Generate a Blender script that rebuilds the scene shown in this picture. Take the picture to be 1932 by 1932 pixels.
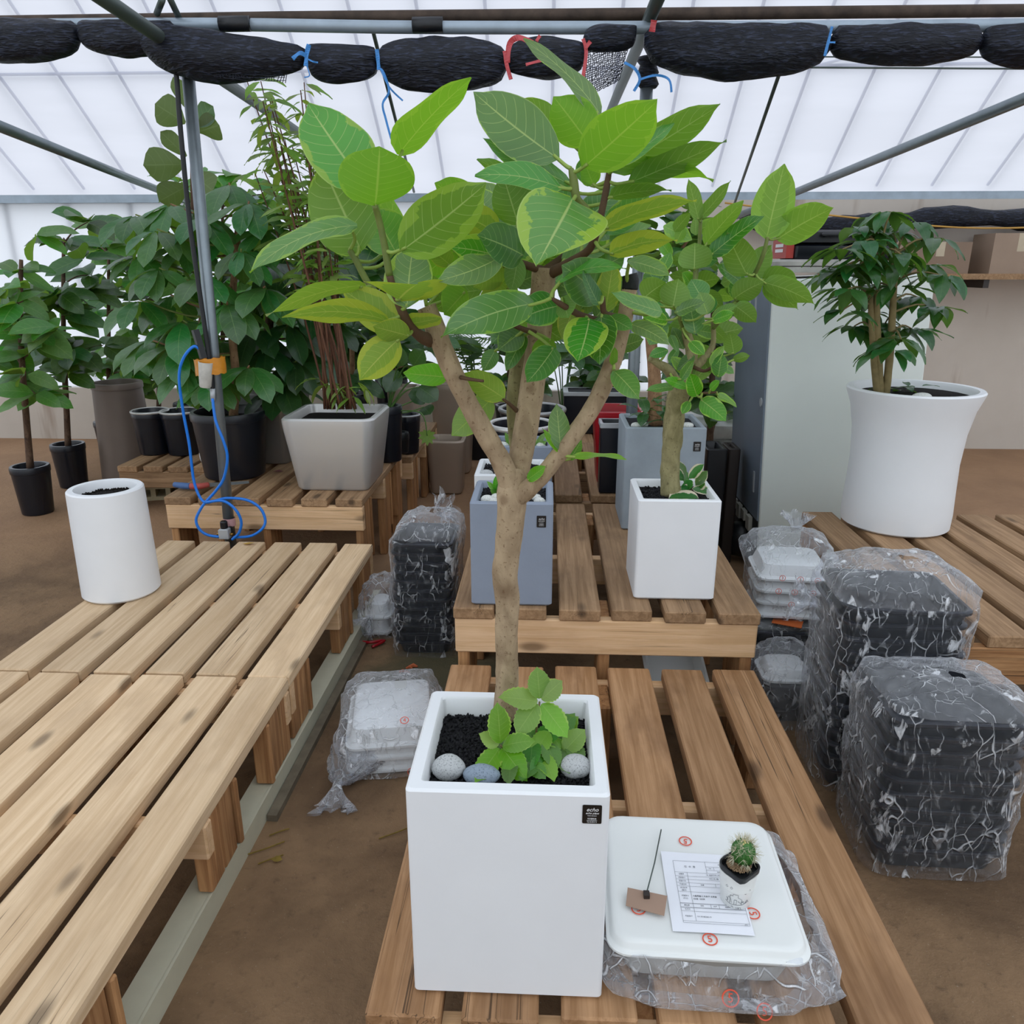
import bpy, bmesh, math, random
from mathutils import Vector, Matrix, Quaternion, noise as mnoise

for o in list(bpy.data.objects):
    bpy.data.objects.remove(o, do_unlink=True)
SC = bpy.context.scene
COL = SC.collection
R = math.radians
random.seed(7)

# ---------------------------------------------------------------- camera, sky, exposure
F_PX, PITCH, YAW, CAM_Z = 1451.0, R(17.7), R(2.6), 1.45
cam_d = bpy.data.cameras.new('camera')
cam_d.sensor_width = 36.0
cam_d.sensor_fit = 'HORIZONTAL'
cam_d.lens = 36.0 * F_PX / 1932.0
cam_d.clip_start = 0.02
cam_d.clip_end = 300
cam = bpy.data.objects.new('camera', cam_d)
COL.objects.link(cam)
cam.location = (0, 0, CAM_Z)
cam.rotation_euler = (R(90) - PITCH, 0, YAW)
SC.camera = cam

world = bpy.data.worlds.new('overcast_sky')
SC.world = world
world.use_nodes = True
bg = world.node_tree.nodes['Background']
bg.inputs['Color'].default_value = (0.875, 0.94, 1.0, 1)
bg.inputs['Strength'].default_value = 1.55
SC.view_settings.view_transform = 'Standard'
SC.view_settings.look = 'None'
SC.view_settings.gamma = 1.0
SC.view_settings.use_curve_mapping = False
SC.view_settings.exposure = 0.0
SC.cycles.transparent_max_bounces = 16
SC.cycles.max_bounces = 7
SC.cycles.diffuse_bounces = 4
SC.cycles.transmission_bounces = 4
SC.cycles.glossy_bounces = 3

# ---------------------------------------------------------------- pixel -> place (real depth given in metres)
_cp, _sp, _cy, _sy = math.cos(PITCH), math.sin(PITCH), math.cos(YAW), math.sin(YAW)
def _ray(px, py):
    u = (px - 966) / F_PX; v = (py - 966) / F_PX
    y = _cp - v * _sp; z = -_sp - v * _cp
    return Vector((u * _cy - y * _sy, u * _sy + y * _cy, z))
def at(px, py, Y):
    r = _ray(px, py); return r * (Y / r.y) + Vector((0, 0, CAM_Z))
def atz(px, py, z):
    r = _ray(px, py); return r * ((z - CAM_Z) / r.z) + Vector((0, 0, CAM_Z))
def px_m(Y, z=1.2):           # pixels per metre near depth Y, height z
    return F_PX / (Y * _cp - (z - CAM_Z) * _sp)

# ---------------------------------------------------------------- small helpers
def lin(h):
    h = h.lstrip('#')
    o = []
    for i in (0, 2, 4):
        c = int(h[i:i + 2], 16) / 255
        o.append(c / 12.92 if c <= 0.04045 else ((c + 0.055) / 1.055) ** 2.4)
    return (*o, 1.0)

def link(o, parent=None, loc=None):
    COL.objects.link(o)
    if parent is not None:
        o.parent = parent
    if loc is not None:
        o.location = loc
    return o

def tag(o, label=None, cat=None, group=None, kind=None):
    if label: o['label'] = label
    if cat: o['category'] = cat
    if group: o['group'] = group
    if kind: o['kind'] = kind
    return o

def thing(name, label, cat, loc=(0, 0, 0), rz=0.0, group=None):
    o = bpy.data.objects.new(name, None)
    o.empty_display_size = 0.05
    link(o, None, loc)
    o.rotation_euler = (0, 0, rz)
    return tag(o, label, cat, group)

class MB:
    """collects vertices and faces of ONE mesh"""
    def __init__(s):
        s.v = []; s.f = []; s.uv = None
    def add(s, vs, fs):
        b = len(s.v)
        s.v += [tuple(v) for v in vs]
        s.f += [tuple(b + i for i in f) for f in fs]
        return b
    def box(s, x0, x1, y0, y1, z0, z1):
        s.add([(x0,y0,z0),(x1,y0,z0),(x1,y1,z0),(x0,y1,z0),(x0,y0,z1),(x1,y0,z1),(x1,y1,z1),(x0,y1,z1)],
              [(3,2,1,0),(4,5,6,7),(0,1,5,4),(1,2,6,5),(2,3,7,6),(3,0,4,7)])
        return s
    def loops(s, rings, cap0=True, cap1=True, close=True):
        n = len(rings[0]); b = len(s.v)
        for r in rings: s.v += [tuple(p) for p in r]
        for i in range(len(rings) - 1):
            for j in range(n if close else n - 1):
                k = (j + 1) % n
                s.f.append((b + i*n + j, b + i*n + k, b + (i+1)*n + k, b + (i+1)*n + j))
        if cap0: s.f.append(tuple(b + j for j in reversed(range(n))))
        if cap1: s.f.append(tuple(b + (len(rings)-1)*n + j for j in range(n)))
        return s
    def tube(s, pts, rad, n=8, caps=True, bump=0.0, seed=0):
        pts = [Vector(p) for p in pts]
        if not hasattr(rad, '__len__'): rad = [rad] * len(pts)
        rings = []; up = None
        for i, p in enumerate(pts):
            t = (pts[min(i+1, len(pts)-1)] - pts[max(i-1, 0)])
            t = t.normalized() if t.length > 1e-9 else Vector((0,0,1))
            if up is None:
                up = Vector((1,0,0)) if abs(t.x) < 0.8 else Vector((0,1,0))
            a = (up - t * up.dot(t)).normalized(); b = t.cross(a); up = a
            ring = []
            for k in range(n):
                an = 2*math.pi*k/n
                r = rad[i]
                q = p + (a*math.cos(an) + b*math.sin(an)) * r
                if bump:
                    q = p + (q - p) * (1 + bump * mnoise.noise(q * 22 + Vector((seed*3.1, 0, 0))) + bump*.6*mnoise.noise(q*60))
                ring.append(q)
            rings.append(ring)
        return s.loops(rings, caps, caps)
    def lathe(s, prof, n=32, cap0=True, cap1=False, off=(0,0,0)):
        rings = [[(off[0] + r*math.cos(2*math.pi*k/n), off[1] + r*math.sin(2*math.pi*k/n), off[2] + z) for k in range(n)] for r, z in prof]
        return s.loops(rings, cap0, cap1)
    def rrect(s, prof, seg=4, cap0=True, cap1=False, off=(0,0,0)):
        """prof: list of (halfx, halfy, corner radius, z)"""
        rings = []
        for hx, hy, r, z in prof:
            r = max(min(r, hx - 1e-4, hy - 1e-4), 1e-4); ring = []
            for q, (cx, cy) in enumerate(((hx-r, hy-r), (-hx+r, hy-r), (-hx+r, -hy+r), (hx-r, -hy+r))):
                for k in range(seg + 1):
                    a = math.pi/2 * (q + k/seg)
                    ring.append((off[0] + cx + r*math.cos(a), off[1] + cy + r*math.sin(a), off[2] + z))
            rings.append(ring)
        return s.loops(rings, cap0, cap1)
    def mesh(s, name, mat=None, smooth=False, angle=None):
        me = bpy.data.meshes.new(name)
        me.from_pydata(s.v, [], s.f)
        if mat is not None: me.materials.append(mat)
        if smooth:
            me.polygons.foreach_set('use_smooth', [True]*len(me.polygons))
            if angle is not None:
                try: me.set_sharp_from_angle(angle=R(angle))
                except Exception: pass
        me.update()
        return me
    def build(s, name, mat, parent=None, loc=None, smooth=False, angle=None):
        return link(bpy.data.objects.new(name, s.mesh(name, mat, smooth, angle)), parent, loc)

def spline(pts, per=6):
    """Catmull-Rom through the points"""
    P = [Vector(p) for p in pts]
    out = []
    for i in range(len(P) - 1):
        p0 = P[max(i-1, 0)]; p1 = P[i]; p2 = P[i+1]; p3 = P[min(i+2, len(P)-1)]
        for k in range(per):
            t = k / per
            out.append(0.5*((2*p1) + (p2-p0)*t + (2*p0-5*p1+4*p2-p3)*t*t + (3*p1-p0-3*p2+p3)*t*t*t))
    out.append(P[-1])
    return out

def lerp_list(vals, n):
    out = []
    for i in range(n):
        t = i/(n-1)*(len(vals)-1); k = min(int(t), len(vals)-2)
        out.append(vals[k] + (vals[k+1]-vals[k])*(t-k))
    return out

# ---------------------------------------------------------------- material helpers
class NT:
    def __init__(s, name):
        s.m = bpy.data.materials.new(name); s.m.use_nodes = True
        s.t = s.m.node_tree; s.t.nodes.clear()
        s.out = s.t.nodes.new('ShaderNodeOutputMaterial')
    def n(s, typ, ins=None, **props):
        nd = s.t.nodes.new(typ)
        for k, v in props.items(): setattr(nd, k, v)
        for k, v in (ins or {}).items():
            if isinstance(v, bpy.types.NodeSocket): s.t.links.new(v, nd.inputs[k])
            else: nd.inputs[k].default_value = v
        return nd
    def math(s, op, a, b=0.0, c=None, clamp=False):
        nd = s.t.nodes.new('ShaderNodeMath'); nd.operation = op; nd.use_clamp = clamp
        for i, v in enumerate((a, b, c)):
            if v is None: continue
            if isinstance(v, bpy.types.NodeSocket): s.t.links.new(v, nd.inputs[i])
            else: nd.inputs[i].default_value = v
        return nd.outputs[0]
    def mix(s, fac, a, b):
        nd = s.t.nodes.new('ShaderNodeMix'); nd.data_type = 'RGBA'
        for k, v in ((0, fac), (6, a), (7, b)):
            if isinstance(v, bpy.types.NodeSocket): s.t.links.new(v, nd.inputs[k])
            else: nd.inputs[k].default_value = v
        return nd.outputs[2]
    def step(s, v, lo, hi):
        nd = s.n('ShaderNodeMapRange', {'Value': v, 'From Min': lo, 'From Max': hi}, interpolation_type='SMOOTHSTEP')
        return nd.outputs[0]
    def noise(s, vec, scale, detail=3.0, rough=0.55, dist=0.0):
        ins = {'Scale': scale, 'Detail': detail, 'Roughness': rough, 'Distortion': dist}
        if vec is not None: ins['Vector'] = vec
        return s.n('ShaderNodeTexNoise', ins).outputs['Fac']
    def mapping(s, vec, scale=(1,1,1), loc=(0,0,0), rot=(0,0,0)):
        return s.n('ShaderNodeMapping', {'Vector': vec, 'Scale': scale, 'Location': loc, 'Rotation': rot}).outputs[0]
    def coord(s, which='Object'):
        return s.n('ShaderNodeTexCoord').outputs[which]
    def rand(s):
        return s.n('ShaderNodeObjectInfo').outputs['Random']
    def bump(s, h, strength=0.3, dist=0.01):
        return s.n('ShaderNodeBump', {'Height': h, 'Strength': strength, 'Distance': dist}).outputs[0]
    def surf(s, sh):
        s.t.links.new(sh, s.out.inputs['Surface']); return s.m
    def pbr(s, col, rough=0.6, metal=0.0, spec=0.5, normal=None, **kw):
        ins = {'Base Color': col, 'Roughness': rough, 'Metallic': metal, 'Specular IOR Level': spec}
        if normal is not None: ins['Normal'] = normal
        ins.update(kw)
        return s.n('ShaderNodeBsdfPrincipled', ins).outputs[0]
    def offs(s, vec, amount=37.0):
        """shift a coordinate by the object's own random number so that copies differ"""
        r = s.math('MULTIPLY', s.rand(), amount)
        cx = s.n('ShaderNodeCombineXYZ', {'X': r, 'Y': r, 'Z': s.math('MULTIPLY', r, 1.7)}).outputs[0]
        return s.n('ShaderNodeVectorMath', {0: vec, 1: cx}, operation='ADD').outputs[0]

_plain = {}
def plain(name, col, rough=0.5, metal=0.0, spec=0.5, var=0.10, scale=8.0, bump=0.0, bscale=60.0):
    """one-colour material with a little procedural unevenness"""
    if name in _plain: return _plain[name]
    t = NT(name); c = lin(col) if isinstance(col, str) else col
    v = t.coord()
    n1 = t.noise(v, scale, 4.0)
    d = (*[x*(1-var*2) for x in c[:3]], 1); e = (*[min(x*(1+var), 1) for x in c[:3]], 1)
    colr = t.mix(n1, d, e)
    nor = t.bump(t.noise(v, bscale, 3.0), bump, 0.004) if bump else None
    rr = t.math('ADD', rough - 0.06, t.math('MULTIPLY', n1, 0.12))
    _plain[name] = t.surf(t.pbr(colr, rr, metal, spec, nor))
    return _plain[name]

def wood(name, c_light, c_dark, c_stain, stain=0.5, rough=0.72, knots=True):
    """timber, grain along the local Y axis"""
    t = NT(name)
    v = t.offs(t.coord())
    g = t.noise(t.mapping(v, (26, 1.1, 26)), 2.2, 5.0, 0.62, 0.6)          # grain
    fine = t.noise(t.mapping(v, (120, 3.0, 120)), 2.0, 3.0, 0.6)
    blot = t.noise(t.mapping(v, (5, 2.2, 5)), 1.6, 4.0, 0.6)
    c = t.mix(t.step(g, 0.30, 0.72), lin(c_dark), lin(c_light))
    c = t.mix(t.math('MULTIPLY', t.step(fine, 0.52, 0.75), 0.30), c, lin(c_dark))
    c = t.mix(t.math('MULTIPLY', t.step(blot, 0.45, 0.75), stain), c, lin(c_stain))
    h = t.math('ADD', t.math('MULTIPLY', g, 0.5), t.math('MULTIPLY', fine, 0.5))
    if knots:
        vo = t.n('ShaderNodeTexVoronoi', {'Vector': t.mapping(v, (7.0, 2.6, 7.0)), 'Scale': 1.0}, feature='F1')
        kn = t.math('SUBTRACT', 1.0, t.step(vo.outputs['Distance'], 0.05, 0.16))
        c = t.mix(t.math('MULTIPLY', kn, 0.75), c, (*[x*0.35 for x in lin(c_stain)[:3]], 1))
    # drying cracks along the grain
    cr = t.noise(t.mapping(v, (42, 0.55, 42)), 1.0, 2.0, 0.5, 0.25)
    crack = t.math('SUBTRACT', 1.0, t.step(t.math('ABSOLUTE', t.math('SUBTRACT', cr, 0.56)), 0.0, 0.012))
    cm = t.step(t.noise(t.mapping(v, (6, 1.0, 6)), 1.0, 1.0), 0.52, 0.62)
    crack = t.math('MULTIPLY', crack, cm)
    c = t.mix(t.math('MULTIPLY', crack, 0.75), c, (0.02, 0.013, 0.008, 1))
    br = t.math('ADD', 0.86, t.math('MULTIPLY', t.rand(), 0.28))
    c = t.n('ShaderNodeMix', {0: 1.0, 6: c, 7: t.n('ShaderNodeCombineColor', {'Red': br, 'Green': br, 'Blue': br}).outputs[0]},
            data_type='RGBA', blend_type='MULTIPLY').outputs[2]
    h = t.math('SUBTRACT', h, crack)
    return t.surf(t.pbr(c, rough, 0, 0.3, t.bump(h, 0.35, 0.004)))

def leaf_mat(name, top, under, vein, vari=None, vari_amt=0.0, n_vein=9.0, trans=0.38, rough=0.36, trans_col=None, vein_w=1.0, vein_str=0.75, serr=0):
    """leaf: UV.x across (0..1), UV.y along; veins, a paler irregular margin, a duller underside, light passing through"""
    t = NT(name)
    uv = t.coord('UV')
    sx = t.n('ShaderNodeSeparateXYZ', {0: uv})
    u, v = sx.outputs[0], sx.outputs[1]
    a = t.math('MULTIPLY', t.math('ABSOLUTE', t.math('SUBTRACT', u, 0.5)), 2.0)
    mid = t.math('SUBTRACT', 1.0, t.step(a, 0.012*vein_w, 0.048*vein_w))
    ph = t.math('FRACT', t.math('MULTIPLY', t.math('SUBTRACT', v, t.math('MULTIPLY', t.math('POWER', a, 1.35), 0.20)), n_vein))
    lat = t.math('SUBTRACT', 1.0, t.step(t.math('ABSOLUTE', t.math('SUBTRACT', ph, 0.5)), 0.012*vein_w, 0.045*vein_w))
    lat = t.math('MULTIPLY', lat, t.math('SUBTRACT', 1.0, t.step(a, 0.80, 0.95)))
    ve = t.math('MULTIPLY', t.math('MAXIMUM', mid, t.math('MULTIPLY', lat, 0.72)), vein_str)
    rnd = t.rand()
    nv = t.offs(t.coord('Object'))
    tone = t.noise(nv, 14.0, 3.0)
    ct = t.mix(tone, (*[x*0.72 for x in lin(top)[:3]], 1), (*[min(x*1.22, 1) for x in lin(top)[:3]], 1))
    cu = t.mix(tone, (*[x*0.85 for x in lin(under)[:3]], 1), lin(under))
    # leaves of one plant differ a little in tone
    hv = t.n('ShaderNodeHueSaturation', {'Hue': t.math('ADD', 0.475, t.math('MULTIPLY', rnd, 0.05)), 'Saturation': t.math('ADD', .82, t.math('MULTIPLY', rnd, .3)),
             'Value': t.math('ADD', 0.72, t.math('MULTIPLY', t.math('FRACT', t.math('MULTIPLY', rnd, 7.13)), 0.6)), 'Color': ct})
    ct = hv.outputs[0]
    if vari:
        patch = t.noise(nv, 26.0, 4.0, 0.6, 0.6)
        am = t.math('MULTIPLY', t.math('FRACT', t.math('MULTIPLY', rnd, 3.7)), vari_amt)
        e = t.math('ADD', t.math('ADD', a, am), t.math('MULTIPLY', t.math('SUBTRACT', patch, 0.5), 1.1))
        vm = t.step(e, 1.02, 1.06)
        ct = t.mix(vm, ct, lin(vari))
        cu = t.mix(t.math('MULTIPLY', vm, 0.6), cu, lin(vari))
    ct = t.mix(ve, ct, lin(vein))
    cu = t.mix(t.math('MULTIPLY', ve, 0.8), cu, lin(vein))
    edge = t.step(a, 0.955, 0.985)
    ct = t.mix(t.math('MULTIPLY', edge, 0.45), ct, lin(vein))
    back = t.n('ShaderNodeNewGeometry').outputs['Backfacing']
    c = t.mix(back, ct, cu)
    nor = t.bump(t.math('SUBTRACT', t.math('MULTIPLY', ph, 0.25), t.math('MULTIPLY', ve, 0.5)), 0.30, 0.003)
    rg = t.math('ADD', rough, t.math('MULTIPLY', back, 0.25))
    p = t.pbr(c, rg, 0, 0.85, nor)
    tc = t.mix(0.5, c, lin(trans_col) if trans_col else (0.33, 0.62, 0.03, 1))
    tr = t.n('ShaderNodeBsdfTranslucent', {'Color': tc}).outputs[0]
    return t.surf(t.n('ShaderNodeMixShader', {0: trans, 1: p, 2: tr}).outputs[0])

def at_x(px, py, X):
    r = _ray(px, py); return r * (X / r.x) + Vector((0, 0, CAM_Z))

# ---------------------------------------------------------------- materials
M = {}
M['wood_pale'] = wood('weathered_pale_timber', '#e2c6a2', '#cdae88', '#ad9070', 0.40)
M['wood_brown'] = wood('damp_brown_timber', '#b68e68', '#926c48', '#6b4c33', 0.55)
M['wood_mid'] = wood('mid_brown_timber', '#b18f6c', '#8c6d4e', '#6a523c', 0.5)
M['wood_apron'] = wood('tan_timber', '#e3bf98', '#cfa87c', '#a8825c', 0.35)
M['wood_leg'] = wood('reddish_leg_timber', '#bf9163', '#936640', '#66452b', 0.5)
M['zinc'] = plain('galvanised_pipe', '#8d979c', 0.42, 0.75, 0.5, 0.16, 14, 0.05, 120)
M['zinc_dark'] = plain('dull_green_grey_pipe', '#59645f', 0.5, 0.5, 0.5, 0.15, 10)
M['rust'] = plain('rust_stained_pipe', '#57493f', 0.7, 0.4, 0.4, 0.45, 18, 0.2, 90)
M['pale_pipe'] = plain('pale_blue_pipe', '#a3b1bd', 0.38, 0.3, 0.5, 0.22, 9)
M['black'] = plain('black_plastic', '#15171b', 0.38, 0, 0.5, 0.15, 12)
M['navy'] = plain('navy_black_plastic', '#10151f', 0.30, 0, 0.55, 0.15, 12)
M['white_pot'] = plain('white_gloss_fibre_pot', '#ebedef', 0.40, 0, 0.5, 0.02, 9, 0.06, 45)
M['white_matte'] = plain('white_matte_pot', '#dfe2e4', 0.55, 0, 0.4, 0.03, 10, 0.08, 60)
M['white_plastic'] = plain('white_tray_plastic', '#e9ebe8', 0.35, 0, 0.5, 0.02, 6)
M['grey_pot'] = plain('blue_grey_cement_pot', '#8b95a5', 0.6, 0, 0.35, 0.06, 12, 0.1, 80)
M['slate_pot'] = plain('weathered_slate_pot', '#98a2aa', 0.62, 0, 0.35, 0.16, 9, 0.15, 60)
M['silver'] = plain('silver_painted_plastic', '#cfcecb', 0.30, 0.38, 0.6, 0.010, 3)
M['silver_dark'] = plain('dark_silver_plastic', '#a5a5a4', 0.3, 0.6, 0.5, 0.02, 3)
M['taupe'] = plain('taupe_pot', '#75685f', 0.45, 0.15, 0.5, 0.08, 8)
M['taupe_metal'] = plain('taupe_metallic_pot', '#ad9c8c', 0.34, 0.30, 0.5, 0.05, 6)
M['red_pot'] = plain('red_gloss_pot', '#a0121e', 0.3, 0, 0.5, 0.08, 6)
M['soil'] = plain('dark_soil', '#17130f', 0.95, 0, 0.2, 0.4, 60, 0.8, 140)
M['gravel'] = plain('black_lava_grit', '#1d1d20', 0.85, 0, 0.3, 0.4, 200)
M['cable'] = plain('black_cable', '#14161a', 0.5)
M['hose'] = plain('bright_blue_hose', '#1377dd', 0.3, 0, 0.5, 0.03)
M['tape'] = plain('orange_tape', '#d0881f', 0.3, 0, 0.5, 0.12, 40, 0.4, 50)
M['pink_tape'] = plain('pink_tape', '#cfa0a0', 0.5)
M['blue_string'] = plain('blue_raffia', '#3a86cc', 0.4, 0, 0.5, 0.15, 30)
M['red_string'] = plain('red_raffia', '#c0474c', 0.4, 0, 0.5, 0.15, 30)
M['brass'] = plain('brass', '#b08a4a', 0.35, 0.9)
M['grey_metal'] = plain('light_grey_metal', '#b9bdc0', 0.4, 0.3)
M['cream'] = plain('cream_painted_metal', '#c9c7b0', 0.5, 0, 0.4, 0.06, 20)
M['cardboard'] = plain('brown_card', '#a58a78', 0.8, 0, 0.2, 0.05)
M['dark_brown'] = plain('dark_brown_plastic', '#2f2622', 0.5)
M['ink_red'] = plain('red_print', '#e0553a', 0.6, var=0.0)
M['ink_grey'] = plain('grey_print', '#6d7076', 0.7, var=0.0)
M['ink_dark'] = plain('dark_print', '#3c3f45', 0.7, var=0.0)
M['ink_white'] = plain('white_print', '#e8e8e8', 0.6, var=0.0)
M['sticker'] = plain('black_sticker', '#191512', 0.35, var=0.05)
M['paper'] = plain('white_paper', '#eef0f6', 0.8, 0, 0.2, 0.01)

def film_mat(name, clear=0.35, col=(0.92, 0.925, 0.96, 1)):
    t = NT(name)
    v = t.coord()
    wr = t.noise(t.mapping(v, (0.7, 4.0, 0.7)), 1.5, 3.0, 0.5)
    c = t.mix(t.step(wr, 0.3, 0.75), (*[x*0.93 for x in col[:3]], 1), col)
    tl = t.n('ShaderNodeBsdfTranslucent', {'Color': c}).outputs[0]
    tp = t.n('ShaderNodeBsdfTransparent', {'Color': (1, 1, 1, 1)}).outputs[0]
    return t.surf(t.n('ShaderNodeMixShader', {0: clear, 1: tl, 2: tp}).outputs[0])
M['film'] = film_mat('greenhouse_film', 0.35)
M['film_dimmed'] = film_mat('dimmed_greenhouse_film', 0.16, (0.535, 0.525, 0.575, 1))  # far slope film dimmed in colour to balance roof against interior brightness
M['film_wall'] = film_mat('greenhouse_wall_film', 0.12)

def plastic_bag_mat(name, haze=0.035, shine=0.8, tint=(0.96, 0.97, 1.0, 1), scale=9.0):
    """clear crinkled polythene: see-through, with highlights painted white along its creases"""
    t = NT(name)
    v = t.offs(t.coord())
    w = t.n('ShaderNodeTexNoise', {'Vector': v, 'Scale': scale, 'Detail': 4.0, 'Roughness': 0.62, 'Distortion': 1.6}, noise_type='RIDGED_MULTIFRACTAL').outputs['Fac']
    w2 = t.noise(t.mapping(v, (1, 1, 0.35)), scale*2.6, 4.0, 0.65, 2.0)
    # creases: straight-edged facets; highlights along creases and glints on some facets are painted white
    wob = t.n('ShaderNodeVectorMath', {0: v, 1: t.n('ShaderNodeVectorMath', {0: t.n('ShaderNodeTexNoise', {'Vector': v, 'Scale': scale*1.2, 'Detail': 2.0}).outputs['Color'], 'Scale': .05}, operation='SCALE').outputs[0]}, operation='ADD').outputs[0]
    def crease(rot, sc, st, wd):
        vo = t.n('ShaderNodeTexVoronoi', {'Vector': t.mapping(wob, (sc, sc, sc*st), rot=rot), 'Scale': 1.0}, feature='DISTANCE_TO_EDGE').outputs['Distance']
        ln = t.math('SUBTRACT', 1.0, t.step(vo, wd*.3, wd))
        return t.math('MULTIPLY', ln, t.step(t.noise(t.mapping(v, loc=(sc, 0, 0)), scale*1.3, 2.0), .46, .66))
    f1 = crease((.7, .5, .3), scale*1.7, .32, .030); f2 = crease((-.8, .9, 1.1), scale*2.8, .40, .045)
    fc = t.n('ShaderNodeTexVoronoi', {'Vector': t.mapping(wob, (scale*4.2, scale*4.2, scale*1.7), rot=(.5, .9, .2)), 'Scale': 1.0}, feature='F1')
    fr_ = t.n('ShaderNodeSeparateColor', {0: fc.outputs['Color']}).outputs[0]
    facet_glint = t.math('MULTIPLY', t.step(fr_, .86, .90), t.step(w2, .44, .56))
    fold = t.math('MAXIMUM', t.math('MAXIMUM', f1, t.math('MULTIPLY', f2, .8)), t.math('MULTIPLY', facet_glint, .75))
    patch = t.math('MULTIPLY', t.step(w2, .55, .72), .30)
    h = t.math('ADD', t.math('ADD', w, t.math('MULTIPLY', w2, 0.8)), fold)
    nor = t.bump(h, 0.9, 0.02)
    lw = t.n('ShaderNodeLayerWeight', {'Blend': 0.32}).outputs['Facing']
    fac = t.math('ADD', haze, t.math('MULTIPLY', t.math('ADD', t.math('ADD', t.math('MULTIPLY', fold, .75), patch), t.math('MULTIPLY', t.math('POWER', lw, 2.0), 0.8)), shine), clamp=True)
    gl = t.pbr((0.90, 0.92, 0.95, 1), 0.16, 0, 0.9, nor)
    tp = t.n('ShaderNodeBsdfTransparent', {'Color': tint}).outputs[0]
    return t.surf(t.n('ShaderNodeMixShader', {0: fac, 1: tp, 2: gl}).outputs[0])
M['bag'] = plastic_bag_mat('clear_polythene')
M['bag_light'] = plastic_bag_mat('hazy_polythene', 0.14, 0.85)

def net_mat():
    t = NT('black_shade_net')
    v = t.coord()
    a = t.noise(t.mapping(v, (28, 28, 160)), 1.0, 2.0, 0.5, 0.6)
    b = t.noise(v, 16.0, 4.0)
    c = t.mix(t.step(a, 0.48, 0.70), (0.002, 0.0035, 0.009, 1), (0.028, 0.036, 0.066, 1))
    c = t.mix(t.math('MULTIPLY', t.step(b, 0.5, 0.7), 0.5), c, (0.003, 0.004, 0.007, 1))
    return t.surf(t.pbr(c, 0.55, 0, 0.35, t.bump(t.math('ADD', a, t.math('MULTIPLY', b, .7)), 0.8, 0.01)))
M['net'] = net_mat()

def soil_floor():
    t = NT('trodden_earth_floor')
    v = t.coord()
    a = t.noise(v, 2.2, 6.0, 0.62, 0.4); b = t.noise(v, 30.0, 5.0, 0.65); d = t.noise(v, 0.8, 3.0)
    c = t.mix(t.step(a, 0.3, 0.7), lin('#614c38'), lin('#8f7356'))
    c = t.mix(t.math('MULTIPLY', t.step(d, 0.5, 0.68), 0.6), c, lin('#957557'))
    sp = t.step(t.noise(v, 170.0, 2.0), 0.68, 0.74)
    c = t.mix(t.math('MULTIPLY', sp, 0.5), c, lin('#a89a86'))
    c = t.mix(t.math('MULTIPLY', t.step(b, 0.55, 0.75), 0.45), c, lin('#44362a'))
    # mossy damp stretch in the aisle
    s = t.n('ShaderNodeSeparateXYZ', {0: v})
    dx = t.math('DIVIDE', t.math('ADD', s.outputs[0], 0.42), 0.30); dy = t.math('DIVIDE', t.math('SUBTRACT', s.outputs[1], 2.45), 0.34)
    rr = t.math('ADD', t.math('MULTIPLY', dx, dx), t.math('MULTIPLY', dy, dy))
    ms = t.math('SUBTRACT', 1.0, t.step(t.math('ADD', rr, t.math('MULTIPLY', t.math('SUBTRACT', a, .5), 2.2)), 0.4, 1.3))
    c = t.mix(t.math('MULTIPLY', ms, 0.8), c, lin('#4b4c38'))
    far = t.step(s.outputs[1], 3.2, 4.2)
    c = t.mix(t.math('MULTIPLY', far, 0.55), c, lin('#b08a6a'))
    h = t.math('ADD', t.math('MULTIPLY', a, 0.6), t.math('MULTIPLY', b, 0.5))
    return t.surf(t.pbr(c, 0.85, 0, 0.25, t.bump(h, 0.7, 0.02)))
M['earth'] = soil_floor()

def wall_mat():
    t = NT('stained_cream_wall')
    v = t.coord()
    a = t.noise(v, 1.3, 5.0, 0.6); b = t.noise(t.mapping(v, (3, 1, 0.4)), 1.5, 4.0)
    c = t.mix(a, lin('#b9aea2'), lin('#d8cfc4'))
    c = t.mix(t.math('MULTIPLY', t.step(b, 0.58, 0.72), 0.5), c, lin('#8a705c'))
    return t.surf(t.pbr(c, 0.85, 0, 0.2, t.bump(b, 0.2, 0.01)))
M['wall'] = wall_mat()

# ---------------------------------------------------------------- the glasshouse itself
fl = MB()
fl.add([(-6.3,-2.85,0),(6.3,-2.85,0),(6.3,6.7,0),(-6.3,6.7,0)], [(0,1,2,3)])
yd = MB(); yd.add([(-40,-40,-.01),(40,-40,-.01),(40,40,-.01),(-40,40,-.01)], [(0,1,2,3)])
tag(yd.build('ground', plain('pale_bounce_yard', '#c4c2bc', .9, 0, .2, .1, 3)), kind='structure')  # outer ground added and kept pale to bounce light onto the wall film
tag(fl.build('floor', M['earth']), kind='structure')

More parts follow.
